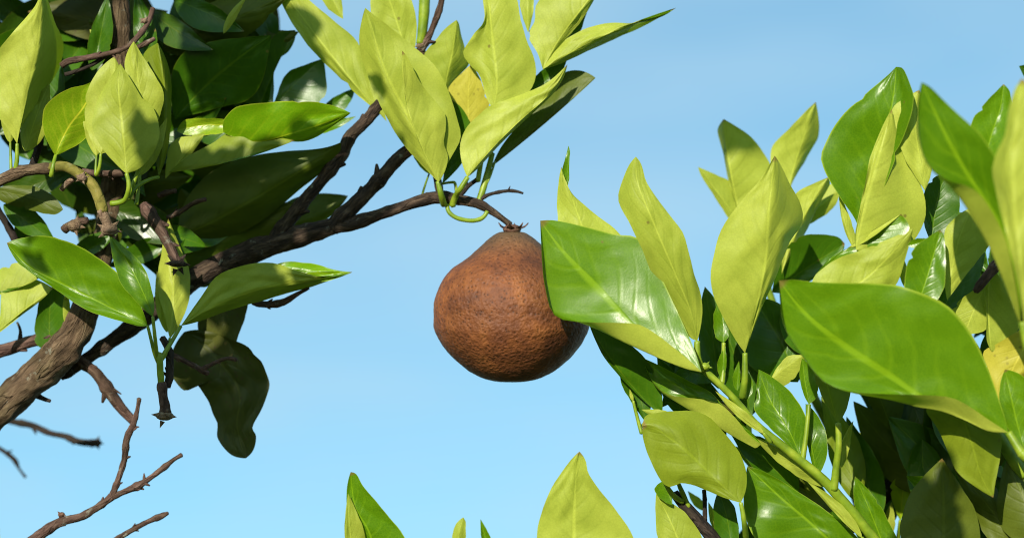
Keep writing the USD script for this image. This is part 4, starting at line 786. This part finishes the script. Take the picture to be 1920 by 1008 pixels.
leaf(back, (1010, 620), (1050, 500), 24, 30, z=(60, 70), face='U', mat='shade_dark_leaf')
leaf(back, (975, 590), (858, 505), 22, 26, z=(10, 20), face='L', mat='dull_leaf')
leaf(back, (1004, 570), (962, 446), 20, 20, z=(-10, 10), face='L', mat='dull_leaf')
leaf(back, (1000, 620), (900, 545), 26, 26, z=(-20, -10), face='L', mat='shade_dark_leaf')
leaf(back, (1030, 590), (992, 470), 18, 22, z=(10, 20), face='U', mat='shade_dark_leaf')
leaf(back, (935, 560), (850, 480), 18, 22, z=(-20, -30), face='U', mat='shade_dark_leaf')
leaf(back, (970, 600), (880, 520), 22, 24, z=(10, 20), face='L', mat='shade_dark_leaf')
leaf(back, (1240, 500), (1150, 540), 30, 34, z=(-20, 0), face='L', mat='shade_dark_leaf')

# ---------------------------------------------------------------- out of view: leaves added for their shade, and the rest of the crown
def shade_leaves(th, poly, n, seed, away=(1000, 1150), length=(60, 110)):
    """unseen leaves added between the shoots and the sun, only to cast shade over poly"""
    rr = random.Random(seed); xs, ys = zip(*poly); got, made, tries = [], 0, 0
    while made < n and tries < n * 200:
        tries += 1
        x, y, a, ln = rr.uniform(min(xs), max(xs)), rr.uniform(min(ys), max(ys)), rr.uniform(-3.1, 3.1), rr.uniform(*length)
        tx, ty = x + math.cos(a) * ln, y + math.sin(a) * ln
        if not (inside(poly, x, y) and inside(poly, tx, ty)): continue
        mx, my, w = (x + tx) / 2, (y + ty) / 2, ln * 0.26
        if not all(inside(poly, mx + k * math.sin(a) * w, my - k * math.cos(a) * w) for k in (-1, 1)): continue
        leaf(th, (x, y), (tx, ty), w, w * rr.uniform(0.8, 1.1), z=(rr.uniform(-20, 20), rr.uniform(-20, 20)), nt=14, ns=4, collect=got, shift=sun * UNIT * rr.uniform(*away), seed=seed * 100 + tries)
        made += 1
    vs, fs, us, off = [], [], [], 0
    for v, f, u in got: vs.append(v); fs.append(f + off); us.append(u); off += len(v)
    put(th, 'foliage', (np.vstack(vs), np.vstack(fs)), 'leaf', smooth=True, uv=np.vstack(us), kind='stuff')  # these unseen leaves are added as shade casters
SHADE_A = [(170, -45), (372, -45), (374, 30), (334, 92), (270, 97), (218, 122), (205, 40)]
SHADE_B = [(195, 168), (330, 152), (400, 168), (440, 150), (500, 158), (505, 205), (440, 245), (410, 275), (330, 285), (300, 285), (340, 285), (335, 335), (310, 420), (330, 530), (200, 530), (196, 390), (245, 372), (262, 300), (228, 300), (215, 260), (190, 235)]
shade_leaves(bough, SHADE_A, 46, 51, length=(45, 85))
shade_leaves(bough, SHADE_B, 190, 52, length=(36, 80))
shade_leaves(back, [(1060, 560), (1150, 575), (1150, 700), (1040, 700)], 16, 53, away=(1300, 1450))

def crown(th, xs, ys, zs, n, seed):
    """the rest of the same crown, beyond the edges of the picture"""
    rr = random.Random(seed); got = []
    for k in range(n):
        x, y, z, a, ln = rr.uniform(*xs), rr.uniform(*ys), rr.uniform(*zs), rr.uniform(-3.1, 3.1), rr.uniform(110, 190)
        tx = min(max(x + math.cos(a) * ln, xs[0] - 60), xs[1]); ty = min(max(y + math.sin(a) * ln, ys[0] - 60), ys[1])
        if math.hypot(tx - x, ty - y) < 50: continue
        leaf(th, (x, y), (tx, ty), ln * 0.2, ln * 0.22, z=(z, z + rr.uniform(-60, 60)), face=rr.choice('UL'), nt=12, ns=3, collect=got, seed=seed * 1000 + k)
    vs, fs, us, off = [], [], [], 0
    for v, f, u in got: vs.append(v); fs.append(f + off); us.append(u); off += len(v)
    put(th, 'foliage', (np.vstack(vs), np.vstack(fs)), 'shade_dark_leaf', smooth=True, uv=np.vstack(us), kind='stuff')
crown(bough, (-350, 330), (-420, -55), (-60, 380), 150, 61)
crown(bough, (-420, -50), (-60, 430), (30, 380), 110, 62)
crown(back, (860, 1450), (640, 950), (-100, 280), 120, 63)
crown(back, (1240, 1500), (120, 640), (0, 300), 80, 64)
shade_leaves(back, [(800, 60), (880, 60), (884, 92), (850, 112), (812, 118)], 14, 55, away=(1300, 1450), length=(28, 48))
shade_leaves(fruitb, [(434, 88), (462, 74), (466, 100), (446, 116)], 5, 56, away=(800, 900), length=(18, 30))
shade_leaves(bough, [(218, 300), (282, 294), (286, 350), (222, 350)], 20, 57, length=(24, 42))
shade_leaves(shoot_e, [(58, 296), (98, 290), (104, 350), (70, 352)], 5, 58, length=(26, 42))
shade_leaves(shoot_e, [(156, 305), (196, 305), (192, 350), (168, 344)], 5, 59, length=(22, 36))
shade_leaves(bough, [(264, 304), (345, 298), (388, 318), (388, 346), (262, 388)], 30, 60, length=(28, 52))
leaf(bough, (108, 66), (126, -24), 13, 15, z=(2, -2), face='U', mat='shade_dark_leaf')
leaf(bough, (176, 60), (158, -30), 14, 13, z=(0, 4), face='U', mat='shade_dark_leaf')
shade_leaves(bough, [(60, -95), (195, -95), (195, -10), (60, -10)], 34, 66, length=(40, 75))
leaf(rb, (1150, 600), (1062, 540), 20, 24, z=(-40, -60), face='U')
